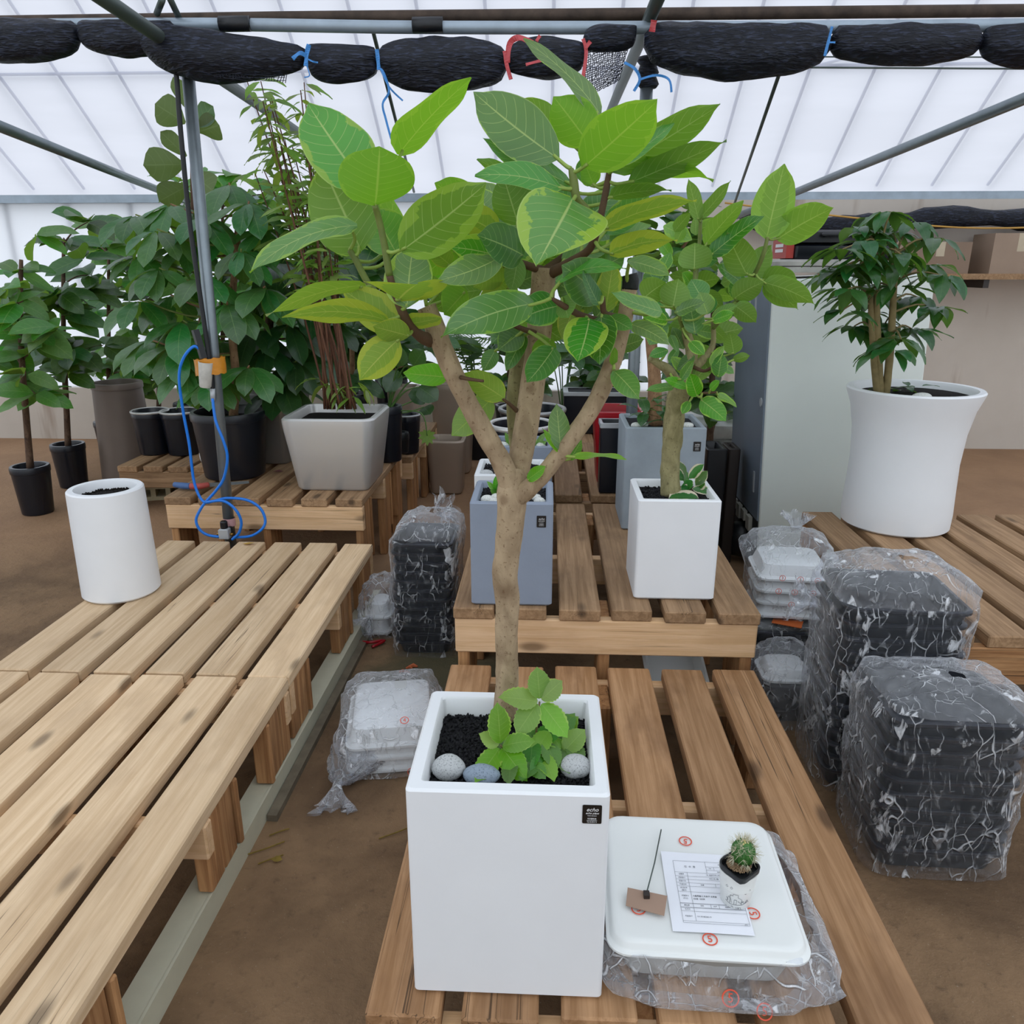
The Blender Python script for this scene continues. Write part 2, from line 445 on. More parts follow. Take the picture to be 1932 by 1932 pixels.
EAVE_Y, EAVE_Z, SLOPE = 6.55, 2.0, math.tan(R(38))
RIDGE_Y = 1.9; RIDGE_Z = EAVE_Z + (EAVE_Y - RIDGE_Y)*SLOPE
NEAR_Y = RIDGE_Y - (EAVE_Y - RIDGE_Y)
X0, X1 = -6.2, 6.2
roof = MB()
NX, NY = 31, 14
def film_strip(mb, y_a, z_a, y_b, z_b):
    b0 = len(mb.v)
    for j in range(NY+1):
        s = j/NY
        for i in range(NX+1):
            x = X0 + (X1-X0)*i/NX
            sag = 0.012*math.sin(math.pi*((i*1.0)%1.0)) + 0.010*mnoise.noise((x*2.2, s*6, 1.3))
            mb.v.append((x, y_a+(y_b-y_a)*s, z_a+(z_b-z_a)*s + sag))
    for j in range(NY):
        for i in range(NX):
            k = b0 + j*(NX+1)+i
            mb.f.append((k, k+1, k+NX+2, k+NX+1))
film_strip(roof, EAVE_Y, EAVE_Z, RIDGE_Y, RIDGE_Z)
ceiling = tag(roof.build('ceiling', M['film_dimmed'], smooth=True), kind='structure')
roof2 = MB(); film_strip(roof2, RIDGE_Y, RIDGE_Z, NEAR_Y, EAVE_Z)
roof2.build('near_slope', M['film'], ceiling, smooth=True)
# steel ribs and purlins that carry the film, seen through it
rib = MB().tube([(0, EAVE_Y+0.02, EAVE_Z+0.05), (0, RIDGE_Y, RIDGE_Z+0.06), (0, NEAR_Y, EAVE_Z+0.05)], 0.0115, 6)
M['rib'] = plain('pale_painted_rib', '#6f92cf', .5, 0, .4, .05)
rib_me = rib.mesh('rib_pipe', M['rib'], True)
for i in range(27):
    o = link(bpy.data.objects.new('rib_pipe', rib_me), ceiling, (-5.45 + i*0.42, 0, 0))
for y in (5.72, 4.3):
    z = EAVE_Z + (EAVE_Y-y)*SLOPE + 0.045
    MB().tube([(X0, y, z), (X1, y, z)], 0.010, 6).build('purlin_pipe', M['rib'], ceiling, smooth=True)
yb = 5.75
MB().tube([(1.75, 5.72, EAVE_Z+(EAVE_Y-5.72)*SLOPE+.05), (3.6, 5.25, EAVE_Z+(EAVE_Y-5.25)*SLOPE+.05)], 0.009, 6).build('brace_pipe', M['rib'], ceiling, smooth=True)
gut = MB(); gut.box(X0, X1, EAVE_Y-0.05, EAVE_Y+0.12, EAVE_Z-0.06, EAVE_Z-0.0)
tag(gut.build('trim_1', M['pale_pipe']), kind='structure')

def film_wall(name, x0, y0, x1, y1, z1, mat):
    m = MB(); m.add([(x0,y0,0),(x1,y1,0),(x1,y1,z1),(x0,y0,z1)], [(0,1,2,3)])
    return tag(m.build(name, mat), kind='structure')
bw = MB(); bw.box(X0, 1.0, EAVE_Y-0.004, EAVE_Y+0.004, 0.45, EAVE_Z-0.06)
wall_back = tag(bw.build('wall_back', M['film_wall']), kind='structure')
kb = MB(); kb.box(X0, 1.0, EAVE_Y-0.06, EAVE_Y+0.06, 0, 0.45)
kb.build('kerb', M['wall'], wall_back)
for i in range(14):
    MB().tube([(-6 + i*0.52, EAVE_Y+0.03, 0.4), (-6 + i*0.52, EAVE_Y+0.03, EAVE_Z-.05)], 0.013, 6).build('upright_pipe', M['zinc'], wall_back, smooth=True)
brk = MB(); brk.box(1.0, X1, EAVE_Y-0.10, EAVE_Y+0.10, 0, EAVE_Z-0.06)
tag(brk.build('wall_back_right', M['wall']), kind='structure')
for nm, x in (('wall_left', X0), ('wall_right', X1)):
    m = MB()
    m.add([(x, EAVE_Y, 0), (x, NEAR_Y, 0), (x, NEAR_Y, EAVE_Z), (x, RIDGE_Y, RIDGE_Z), (x, EAVE_Y, EAVE_Z)], [(0,1,2,3,4)])
    tag(m.build(nm, M['film_wall']), kind='structure')
film_wall('wall_front', X0, NEAR_Y, X1, NEAR_Y, EAVE_Z, M['film_wall'])

# ---------------------------------------------------------------- poles, purlins and the crossbeam
def pipe(name, pts, r, mat, label, cat, n=12, group=None):
    p0 = Vector(pts[0])
    o = MB().tube([Vector(p)-p0 for p in pts], r, n).build(name, mat, None, p0, True)
    return tag(o, label, cat, group)
P1b, P1t = at(434, 1010, 3.225), at(351, 98, 3.225)
d = (P1b - P1t); P1f = P1t + d*(P1t.z/(P1t.z-P1b.z))
pole1 = pipe('support_pole', [P1f, P1t], 0.0235, M['zinc'], 'galvanised support pole with a black cable and blue air hose', 'pole', 16)
P2t = at(1222, 120, 3.3); P2b = Vector((P2t.x+.004, 3.3, 0))
pole2 = pipe('support_pole', [P2b, P2t], 0.0245, M['zinc'], 'galvanised support pole wrapped in black net at its top', 'pole', 16)

bz = at(966, 27, 3.27).z
pipe('crossbeam_pipe', [(-5, 3.29, bz+.004), (-1, 3.27, bz), (5, 3.25, bz-.03)], 0.021, M['rust'], 'rusty upper crossbeam pipe spanning the whole greenhouse', 'pipe')
a_, b_, c_ = at(240, 46, 3.22), at(850, 52, 3.2), at(1700, 50, 3.2)
pipe('crossbeam_pipe', spline([a_ + Vector((-2.2, 0, 0)), a_, b_, c_, c_ + Vector((2, 0, 0))], 5), 0.022, M['pale_pipe'], 'pale blue crossbeam pipe just below the rusty one', 'pipe')
for j, px_ in enumerate((438, 802)):
    q = at(px_, 47 if j else 45, 3.19)
    s = MB().tube([q + Vector((-.045,0,0)) - q, q + Vector((.065,0,0)) - q], 0.0265, 12).build('pipe_sleeve', M['black'], None, q, True)
    tag(s, ('black sleeve on the pale crossbeam pipe nearer the support pole with cable', 'black sleeve on the pale crossbeam pipe above the middle net bundle')[j], 'sleeve')

# purlins running away along the house over each pole row
pl0, pl1 = at(205, 4, 2.75), at(612, 283, 5.6)
pipe('purlin_pipe', [pl0 + (pl0-pl1)*0.8, pl1 + (pl1-pl0)*0.05], 0.025, M['zinc_dark'], 'grey purlin pipe passing over the pole with the cable', 'pipe')
pr0, pr1 = at(1240, 0, 3.02), at(1150, 214, 5.0)
pipe('purlin_pipe', [pr0 + (pr0-pr1)*0.9, pr1 + (pr1-pr0)*.25], 0.024, M['zinc_dark'], 'dark green grey purlin pipe sloping behind the shade net', 'pipe')
q0, q1 = at(1691, 285, 4.2), at(1390, 408, 6.2)
pipe('purlin_pipe', [q0 + (q0-q1)*1.2, q1], 0.023, M['zinc'], 'grey pipe slanting down past the two upright ficus leaves', 'pipe')
q0, q1 = at(241, 335, 4.8), at(316, 365, 5.6)
pipe('purlin_pipe', [q0 + (q0-q1)*3, q1 + (q1-q0)*1.5], 0.023, M['zinc'], 'grey pipe behind the dark ficus leaves at the far left', 'pipe')
pipe('stay_rod', [at(701, 48, 3.5), at(781, 362, 5.6)], 0.0085, M['zinc_dark'], 'thin stay rod hanging behind the blue string', 'rod', 8)
pipe('stay_rod', [at(1497, 62, 3.27), at(1383, 392, 5.9)], 0.0085, M['zinc_dark'], 'thin stay rod slanting above the second ficus', 'rod', 8)
pipe('brace_pipe', [at(306, 0, 3.1), at(296, 25, 3.24)], 0.012, M['zinc_dark'], 'short brace leaning left above the crossbeam', 'pipe', 8)
pipe('brace_pipe', [at(318, -8, 3.12), at(340, 38, 3.24)], 0.012, M['zinc_dark'], 'short brace leaning right above the crossbeam', 'pipe', 8)
pipe('tension_wire', [at(1480, 107, 3.9), at(1960, 108, 3.9)], 0.0030, M['zinc_dark'], 'upper thin wire right of the shade net', 'wire', 6)
pipe('tension_wire', [at(1480, 127, 3.9), at(1960, 130, 3.9)], 0.0040, M['zinc_dark'], 'lower thin wire right of the shade net', 'wire', 6)

# ---------------------------------------------------------------- rolled shade net, gathered by strings
net = thing('shade_net', 'rolled black shade net tied up along the crossbeam with blue and red strings', 'net', at(966, 100, 3.2))
NO = net.location.copy()
def bundle(xa, ya, xb, yb, xt, yt, yb_, seed, flat=None, n=22, Y=3.17):
    """xa,ya / xb,yb: pinched ends; around xt the bundle reaches from yt (top) to yb_ (bottom)"""
    m = MB(); rings = []
    for i in range(n+1):
        s = i/n
        px_ = xa + (xb-xa)*s
        pin = ya + (yb-ya)*s
        k = (math.sin(math.pi*min(max(s, 0), 1)))**0.42
        top = pin + (yt-pin)*k - 13*(1-k); bot = pin + (yb_-pin)*k + 13*(1-k)
        if flat:      # hung tight under the beam: the upper edge follows flat[0]..flat[1]
            e = (math.sin(math.pi*s))**.10
            tt_ = flat[0] + (flat[1]-flat[0])*s
            top = (pin-10) + (tt_-(pin-10))*e
        cpt = at(px_, (top+bot)/2, Y)
        h = abs(at(px_, top, Y).z - at(px_, bot, Y).z)/2
        ring = []
        for q in range(20):
            an = 2*math.pi*q/20
            p = Vector((0, math.cos(an)*min(h*0.9, 0.075), math.sin(an)*h))
            w = cpt + p
            p *= 1 + 0.10*mnoise.noise(w*14 + Vector((seed, 0, 0))) + 0.06*math.sin(an*5 + seed + s*3)
            ring.append(cpt + p - NO)
        rings.append(ring)
    m.loops(rings)
    m.build('net_bundle', M['net'], net, smooth=True)
bundle(-120, 70, 150, 62, 0, 36, 120, 11, (36, 36))
bundle(150, 62, 335, 66, 0, 40, 108, 1, (36, 38))
bundle(262, 58, 579, 104, 0, 42, 156, 2, (34, 88))
bundle(579, 110, 713, 112, 0, 82, 160, 3, (82, 88))
bundle(713, 112, 957, 116, 0, 72, 178, 4)
bundle(957, 114, 1104, 100, 0, 71, 150, 5)
bundle(1100, 84, 1200, 62, 0, 44, 98, 6)
bundle(1215, 76, 1567, 82, 0, 42, 150, 7, (40, 44))
bundle(1567, 80, 1850, 78, 0, 44, 124, 8, (44, 46))
bundle(1850, 78, 2100, 82, 0, 44, 132, 9, (46, 46))
# wrap on the second pole
rings = []
for i in range(9):
    c = P2t + (at(1222, 178, 3.3)-P2t)*(i/8.0) + Vector((0, -.005, 0.02))
    rr = 0.036 + 0.006*math.sin(i*2.1)
    rings.append([c + Vector((math.cos(2*math.pi*k/14)*rr*(1+.12*mnoise.noise((k*1.7, i, 0))), math.sin(2*math.pi*k/14)*rr, .0)) - NO for k in range(14)])
MB().loops(rings).build('pole_wrap', M['net'], net, smooth=True)
# the loose corner: real lattice of strands
lat = MB()
c00, c10, c01, c11 = at(1098, 96, 3.15), at(1188, 80, 3.2), at(1104, 186, 3.13), at(1168, 150, 3.17)
NA, NB = 22, 20
def lp(i, j):
    u, v = i/NA, j/NB
    p = (c00*(1-u)+c10*u)*(1-v) + (c01*(1-u)+c11*u)*v
    return p + Vector((0.004*mnoise.noise((i*.9, j*.9, 2)), 0.012*math.sin(u*7+v*2), 0.006*mnoise.noise((i*.7, j*.8, 5)))) - NO
for i in range(NA+1):
    lat.tube([lp(i, j) for j in range(NB+1)], 0.0017, 3, False)
for j in range(NB+1):
    lat.tube([lp(i, j) for i in range(NA+1)], 0.0015, 3, False)
tag(lat.build('loose_net_corner', M['net'], net), kind='stuff')
lat2 = MB()
for i in range(33):
    a = at(372 + i*5.2, 128 + i*.9, 3.13); 
    lat2.tube([a - NO, at(374 + i*5.2 + random.uniform(-4, 4), 150 - 10*abs(i/16-1) + random.uniform(-3, 3), 3.13) - NO], 0.0016, 3, False)
for j in range(3):
    lat2.tube([at(372 + i*5.2, 134 + j*5 + i*.45 - 6*abs(i/16-1) + random.uniform(-1, 1), 3.13) - NO for i in range(33)], 0.0013, 3, False)
tag(lat2.build('frayed_net_edge', M['net'], net), kind='stuff')
def ribbon(pts, w, mat, Y=3.09):
    P = spline([at(x, y, Y) - NO for x, y in pts], 5)
    m = MB(); k = len(P)
    rings = []
    for i, p in enumerate(P):
        t = (P[min(i+1, k-1)] - P[max(i-1, 0)]).normalized()
        a = t.cross(Vector((0, 1, 0)))
        a = a.normalized() if a.length > .01 else Vector((1, 0, 0))
        tw = 0.5*math.sin(i*.7)
        a = (a*math.cos(tw) + Vector((0,1,0))*math.sin(tw))*w/2
        b = t.cross(a).normalized()*0.0008
        rings.append([p+a+b, p-a+b, p-a-b, p+a-b])
    m.loops(rings); m.build('tie_string', mat, net)
B_, R_ = M['blue_string'], M['red_string']
ribbon([(583, 84), (579, 100), (577, 125)], .016, B_); ribbon([(578, 106), (566, 100), (552, 111)], .014, B_); ribbon([(578, 110), (590, 116), (600, 118)], .005, B_); ribbon([(578, 122), (584, 142), (574, 146)], .004, B_)
ribbon([(711, 93), (713, 112), (715, 132)], .014, B_); ribbon([(715, 128), (724, 138), (734, 172), (722, 196), (728, 225), (738, 262)], .008, B_); ribbon([(718, 130), (735, 165), (760, 190)], .006, B_)
ribbon([(957, 118), (962, 82), (980, 71), (1005, 82)], .020, R_); ribbon([(952, 96), (956, 122), (964, 150)], .014, R_); ribbon([(1012, 78), (1019, 67)], .012, R_); ribbon([(992, 122), (1021, 114)], .010, R_)
ribbon([(1100, 73), (1106, 100), (1099, 152)], .013, R_); ribbon([(1104, 92), (1114, 78)], .014, R_)
ribbon([(1234, 38), (1230, 60)], .022, R_)
ribbon([(1570, 50), (1563, 78), (1556, 106)], .010, B_); ribbon([(1563, 80), (1576, 80)], .006, B_)
ribbon([(1178, 118), (1198, 130), (1207, 150), (1196, 172)], .010, B_); ribbon([(1207, 150), (1238, 142), (1262, 150), (1267, 174)], .008, B_)

# ---------------------------------------------------------------- boards and pallets
_boards = {}
def board_mesh(L, W, T, mat, bev=0.004):
    key = (round(L,3), round(W,3), round(T,3), mat.name)
    if key in _boards: return _boards[key]
    bm = bmesh.new()
    bmesh.ops.create_cube(bm, size=1.0)
    bmesh.ops.scale(bm, vec=(W, L, T), verts=bm.verts)
    bmesh.ops.bevel(bm, geom=bm.edges[:], offset=bev, segments=1, affect='EDGES')
    me = bpy.data.meshes.new('board'); bm.to_mesh(me); bm.free()
    me.materials.append(mat)
    _boards[key] = me
    return me
_jr = random.Random(3)
def board(parent, name, mat, L, W, T, loc, axis='Y', jit=0.0):
    o = bpy.data.objects.new(name, board_mesh(L, W, T, mat))
    link(o, parent, loc)
    r = {'Y': (0,0,0), 'X': (0,0,R(90)), 'Z': (R(90),0,0)}[axis]
    o.rotation_euler = (r[0] + _jr.uniform(-jit, jit), r[1] + _jr.uniform(-jit, jit), r[2] + _jr.uniform(-jit, jit))
    return o

def pallet(label, x0, y0, L, zt, m_top, m_apron, m_leg, n=6, pitch=0.158, w=0.123, batten=True, mids=1, on_rail=False):
    root = thing('wooden_pallet', label, 'pallet', (x0, y0, 0))
    t = 0.038; W = pitch*(n-1) + w
    for i in range(n):
        dy = _jr.uniform(-.006, .006)
        board(root, 'plank', m_top, L, w + _jr.uniform(-.004, .003), t, (i*pitch + w/2 + _jr.uniform(-.003,.003), L/2 + dy, zt - t/2 - .0015), 'Y', R(0.06))
    ah = 0.115 if zt > .4 else 0.10
    board(root, 'end_board', m_apron, W, 0.036, ah, (W/2, 0.024, zt - t - ah/2 - .001), 'X')
    board(root, 'end_board', m_apron, W, 0.036, ah, (W/2, L - 0.024, zt - t - ah/2 - .001), 'X')
    for k in range(mids):
        board(root, 'cross_board', m_apron, W, 0.036, ah*.9, (W/2, L*(k+1)/(mids+1), zt - t - ah*.45 - .001), 'X')
    zl = zt - t - .002
    for fy in ((0.09, L*0.5 + .065, L - 0.09)):
        for sx in (0.024, W/2, W - 0.024):
            if sx == W/2 and fy == L*0.5 + .065: continue
            for q in (-1, 1):
                zb = .071 if on_rail and sx > W*.6 else 0.0
                board(root, 'leg', m_leg, zl - zb, 0.036, 0.072, (sx, fy + q*0.038, (zl + zb)/2), 'Z')
            if batten and sx != W/2:
                s = 1 if sx > W/2 else -1
                board(root, 'leg_batten', m_leg, zl*0.72, 0.05, 0.018, (sx - s*0.0, fy + 0.094 if fy < L*.8 else fy - 0.094, zt - t - zl*.36 - .003), 'Z')
    return root

pallet('brown slatted pallet carrying the big white planter and the white tray', -0.280, 0.93, 1.15, 0.30, M['wood_brown'], M['wood_apron'], M['wood_leg'])
pallet('raised slatted pallet under the blue grey planter and the second ficus', -0.271, 2.115, 1.09, 0.47, M['wood_mid'], M['wood_apron'], M['wood_leg'])
pallet('raised slatted pallet under the red pot, behind the second ficus pallet', -0.271, 3.335, 1.10, 0.47, M['wood_mid'], M['wood_mid'], M['wood_leg'])
pallet('pale slatted pallet at the near left beside the aisle', -1.660, 0.825, 1.15, 0.30, M['wood_pale'], M['wood_apron'], M['wood_leg'], on_rail=True)
pallet('pale slatted pallet at left under the white cylinder pot', -1.664, 1.985, 1.14, 0.30, M['wood_pale'], M['wood_apron'], M['wood_leg'], on_rail=True)
pallet('raised slatted pallet under the silver square pot and round black pot', -1.740, 3.285, 0.99, 0.45, M['wood_mid'], M['wood_apron'], M['wood_leg'])
pallet('farther slatted pallet behind the silver square pot', -1.690, 4.31, 1.05, 0.40, M['wood_mid'], M['wood_apron'], M['wood_leg'])
pallet('slatted pallet at right under the tall white vase', 1.080, 1.99, 1.14, 0.47, M['wood_mid'], M['wood_leg'], M['wood_leg'])
pallet('low slatted pallet at far left under the silver rimmed black pots', -2.62, 4.45, 1.1, 0.29, M['wood_mid'], M['wood_mid'], M['wood_leg'], n=5)
pallet('distant slatted pallet along the back film wall', -0.30, 4.60, 1.15, 0.42, M['wood_mid'], M['wood_mid'], M['wood_leg'], n=8)

# cream rail on the ground along the left pallets
rl = MB(); rl.box(-0.064, 0, 0, 2.6, 0.0, 0.068)
rail = rl.build('metal_rail', M['cream'], None, (-0.769, 0.55, 0)); rail.rotation_euler = (0, 0, R(-.8))
tag(rail, 'long cream painted rail on the ground along the left pallets', 'rail')
lip = MB(); lip.box(-0.0045, 0.0015, 0, 2.6, 0.064, 0.0705); lip.build('folded_lip', M['cream'], rail)
kb = MB(); kb.box(0, .028, 0, 1.1, 0, .020)
o = kb.build('concrete_strip', plain('damp_concrete', '#7a705f', .9, 0, .2, .3, 20, .4, 60), None, (-0.750, 1.72, 0)); o.rotation_euler = (0, 0, R(-.8))
tag(o, 'low damp concrete strip beside the cream rail', 'concrete strip')

# ---------------------------------------------------------------- lettering
def text_mesh(body, size, mat, parent, loc, rot=(0,0,0), name='print', shear=0.0, align='CENTER', ext=0.0002, sx=1.0):
    cu = bpy.data.curves.new(name, 'FONT'); cu.body = body; cu.size = size; cu.shear = shear
    cu.align_x = align; cu.align_y = 'CENTER'; cu.extrude = ext; cu.resolution_u = 3
    tmp = bpy.data.objects.new(name, cu); COL.objects.link(tmp)
    me = bpy.data.meshes.new_from_object(tmp)
    bpy.data.objects.remove(tmp, do_unlink=True)
    me.materials.clear(); me.materials.append(mat)
    o = link(bpy.data.objects.new(name, me), parent, loc)
    o.rotation_euler = rot; o.scale = (sx, 1, 1)
    return o

def brand_sticker(pot, x, y, z, w=0.029, h=0.033):
    """black maker's sticker on a vertical face that looks to -Y"""
    m = MB(); m.rrect([(w/2, h/2, .002, 0), (w/2, h/2, .002, .0008)], 3, True, True)
    s = m.build('label_sticker', M['sticker'], pot, (x, y, z)); s.rotation_euler = (R(90), 0, 0)
    k = w/0.029
    g = []
    for body, sz, dy, sh in (('echo', .0092, .0085, .4), ('echo plant', .0046, .0022, .4), ('interior planterior', .0019, -.0022, 0), ('에코플랜트', .0030, -.0077, 0), ('www.echoplant.kr', .0021, -.0108, 0), ('TEL 02-445-6116', .0021, -.0136, 0)):
        o = text_mesh(body, sz*k, M['ink_white'], s, (0, dy*k, .0010), (0, 0, 0), 'sticker_print', sh)
    return s

# ---------------------------------------------------------------- pots
def grit(parent, hx, hy, z, n, size, mat, seed=1, round_=False, name='gravel'):
    rg = random.Random(seed); m = MB()
    base = [(1,0,0),(-1,0,0),(0,1,0),(0,-1,0),(0,0,1),(0,0,-1)]
    fs = [(0,2,4),(2,1,4),(1,3,4),(3,0,4),(2,0,5),(1,2,5),(3,1,5),(0,3,5)]
    for _ in range(n):
        while True:
            x, y = rg.uniform(-hx, hx), rg.uniform(-hy, hy)
            if not round_ or (x/hx)**2 + (y/hy)**2 < 1: break
        s = size*rg.uniform(.6, 1.25)
        q = Quaternion((rg.uniform(-1,1), rg.uniform(-1,1), rg.uniform(-1,1), rg.uniform(-1,1))).normalized()
        m.add([Vector((x, y, z + rg.uniform(-.3, .6)*size)) + q @ (Vector(b)*s*rg.uniform(.7, 1.2)) for b in base], fs)
    return tag(m.build(name, mat, parent), kind='stuff')

def sq_pot_mesh(hx, hy, h, mat, taper=1.0, wall=0.022, rad=0.010, soil_z=None, seg=4, inner=None, rim=0.0):
    """square planter standing on z=0; taper = bottom/top size"""
    m = MB(); sz = soil_z if soil_z is not None else h - .05
    b = taper
    pr = [(hx*b - .006, hy*b - .006, rad, 0), (hx*b, hy*b, rad, .006)]
    if rim:
        pr += [(hx - rim, hy - rim, rad, h - rim*2.2), (hx, hy, rad + rim*.5, h - rim*1.2), (hx, hy, rad + rim*.5, h - rim*.3), (hx - rim*.35, hy - rim*.35, rad, h)]
    else:
        pr += [(hx, hy, rad, h - .004), (hx - .004, hy - .004, rad, h)]
    pr += [(hx - wall + .003, hy - wall + .003, max(rad*.7, .003), h), (hx - wall, hy - wall, max(rad*.7, .003), h - .004), (hx - wall - .004, hy - wall - .004, max(rad*.7, .003), sz - .02)]
    m.rrect(pr, seg, True, True)
    return m
def sq_pot(root, hx, hy, h, mat, soil='soil', soil_z=None, name='pot', **kw):
    m = sq_pot_mesh(hx, hy, h, mat, soil_z=soil_z, **kw)
    o = m.build(name, mat, root, None, True, 35)
    wall = kw.get('wall', .022); sz = soil_z if soil_z is not None else h - .05
    s = MB(); N = 10; ix, iy = hx - wall - .001, hy - wall - .001
    b0 = len(s.v)
    for j in range(N+1):
        for i in range(N+1):
            x, y = -ix + 2*ix*i/N, -iy + 2*iy*j/N
            s.v.append((x, y, sz + .004*mnoise.noise((x*40, y*40, hx*9))))
    s.f = [(j*(N+1)+i, j*(N+1)+i+1, (j+1)*(N+1)+i+1, (j+1)*(N+1)+i) for j in range(N) for i in range(N)]
    s.build('soil', M[soil], root, None, True)
    return o
def round_pot(root, prof, mat, soil_r, soil_z, n=36, name='pot', soil='soil'):
    o = MB().lathe(prof, n, True, True).build(name, mat, root, None, True, 35)
    m = MB(); m.lathe([(soil_r, soil_z), (soil_r*.6, soil_z + .006), (.01, soil_z + .01)], 20, False, True)
    m.build('soil', M[soil], root, None, True)
    return o
def pebble(loc, sx, sy, sz, mat, label, group=None, rz=0):
    bm = bmesh.new(); bmesh.ops.create_icosphere(bm, subdivisions=3, radius=1)
    for v in bm.verts:
        k = 1 + .07*mnoise.noise(v.co*1.3 + Vector((loc[0]*30, loc[1]*30, 0)))
        v.co = Vector((v.co.x*sx, v.co.y*sy, v.co.z*sz))*k
    me = bpy.data.meshes.new('pebble'); bm.to_mesh(me); bm.free()
    me.materials.append(mat); me.polygons.foreach_set('use_smooth', [True]*len(me.polygons))
    o = link(bpy.data.objects.new('pebble', me), None, loc); o.rotation_euler = (0, 0, rz)
    return tag(o, label, 'pebble', group)
def stone_mat(name, a, b):
    t = NT(name); v = t.coord()
    s = t.step(t.noise(v, 420, 2.0), .52, .66)
    c = t.mix(t.noise(v, 25, 3.0), lin(a), (*[x*1.15 for x in lin(a)[:3]], 1))
    return t.surf(t.pbr(t.mix(t.math('MULTIPLY', s, .7), c, lin(b)), .75, 0, .3, t.bump(t.noise(v, 300, 2.0), .25, .002)))
M['stone_grey'] = stone_mat('pale_speckled_stone', '#b4b6b6', '#6d6f70')
M['stone_blue'] = stone_mat('blue_grey_stone', '#8895a3', '#5c6875')
M['stone_white'] = stone_mat('white_pebble', '#d0d1cc', '#8e9088')

ZP = 0.30
# the big white planter with the variegated ficus
ficus = thing('potted_ficus', 'variegated ficus tree with a forked trunk in the big white square planter', 'potted tree', (-0.0515, 1.111, ZP))
FO = ficus.location.copy()
pot_main = sq_pot(ficus, 0.1545, 0.143, 0.400, M['white_pot'], 'gravel', 0.362, wall=0.024, rad=0.008, taper=1.005)
brand_sticker(ficus, 0.128, -0.1436, 0.366)
grit(ficus, 0.127, 0.116, 0.364, 2600, 0.0042, M['gravel'], 5)
for (px_, py_, sx, sy, sz, mt, lb) in ((846, 1448, .0275, .022, .021, 'stone_grey', 'pale speckled pebble in the front left corner of the white planter'),
                                       (908, 1462, .030, .020, .017, 'stone_blue', 'blue grey pebble half hidden by leaves in the big white planter'),
                                       (1086, 1446, .025, .022, .019, 'stone_grey', 'pale speckled pebble in the front right corner of the white planter')):
    p = atz(px_, py_, ZP + .362 + sz*.75)
    pebble(p, sx, sy, sz, M[mt], lb)

def planter_at(name, label, cat, pxl, pxr, pyb, zb, Y, h, depth, mat, **kw):
    """square planter whose front-bottom edge runs from pxl to pxr at row pyb"""
    a = at(pxl, pyb, Y); b = at(pxr, pyb, Y)
    root = thing(name, label, cat, ((a.x+b.x)/2, Y + depth/2, zb))
    o = sq_pot(root, (b.x-a.x)/2, depth/2, h, mat, **kw)
    return root
k1 = planter_at('square_planter', 'blue grey square planter with a black sticker behind the ficus trunk', 'planter', 889, 1041, 1142, .47, 2.135, .325, .25, M['grey_pot'], soil='gravel', soil_z=.305, wall=.021)
brand_sticker(k1, 0.088, -0.1256, 0.270, .0275, .036)
grit(k1, .10, .10, .306, 700, .004, M['gravel'], 8)
k2 = planter_at('square_planter', 'white square planter between the two grey ones', 'planter', 896, 1026, 1010, .47, 2.66, .268, .25, M['white_matte'], soil='gravel', soil_z=.25, wall=.021)
grit(k2, .10, .10, .251, 500, .004, M['gravel'], 9)
k3 = planter_at('square_planter', 'small grey planter with pebbles at the back of the row', 'planter', 929, 1041, 950, .47, 3.15, .262, .22, M['grey_pot'], soil='gravel', soil_z=.24, wall=.021)
ficus2 = planter_at('potted_ficus', 'smaller bushy ficus with a thick greenish trunk in a white square planter', 'potted tree', 1195, 1347, 1132, .47, 2.20, .32, .25, M['white_pot'], soil='gravel', soil_z=.296, wall=.019)
grit(ficus2, .10, .10, .297, 700, .004, M['gravel'], 10)
slate = planter_at('square_planter', 'tall weathered slate grey planter with pebbles and dark foliage', 'planter', 1172, 1320, 998, .47, 2.86, .405, .30, M['slate_pot'], soil='gravel', soil_z=.39, wall=.02)
brand_sticker(slate, .118, -.1506, .335, .028, .037)
for i, (px_, py_, Y, zt, s) in enumerate(((918, 938, 2.165, .79, .021), (934, 931, 2.19, .80, .019), (930, 944, 2.15, .79, .018), (1018, 943, 2.16, .79, .018), (1012, 936, 2.2, .79, .016))):
    pebble((at(px_, py_, Y).x, Y + .03, .47 + .305 + s*.55), s, s*.8, s*.7, M['stone_white'], ('white pebble at the left of the blue grey planter, against the rim', 'roundest white pebble by the seedling in the blue grey planter', 'front white pebble below the seedling in the blue grey planter', 'front white pebble right of the trunk in the blue grey planter', 'rear white pebble right of the trunk in the blue grey planter')[i], 'pebbles in the blue grey planter', i)
for i, (px_, s) in enumerate(((948, .027), (1020, .025), (1000, .018))):
    Y = 3.185 + .02*(i == 2)
    pebble((at(px_, 842, Y).x, Y, .47 + .242 + s*.6), s, s*.75, s*.62, M['stone_white'], ('large pebble at the left of the small grey planter', 'large pebble at the right of the small grey planter', 'small pebble in the middle of the small grey planter')[i], 'pebbles in the small grey planter', i)
pebble((at(917, 894, 2.70).x, 2.705, .47+.262), .026, .018, .014, M['stone_grey'], 'flat pebble in the white planter between the grey planters')
for i, (px_, s) in enumerate(((1200, .020), (1215, .017), (1298, .022), (1292, .015))):
    Y = 2.905 + .03*(i % 2)
    pebble((at(px_, 800, Y).x, Y, .47 + .392 + s*.6), s, s*.75, s*.62, M['stone_white'], ('white pebble at the left in the slate grey planter', 'white pebble next to the dark foliage in the slate planter', 'large pebble right of the trunk in the slate planter', 'small pebble at the far right corner of the slate planter')[i])

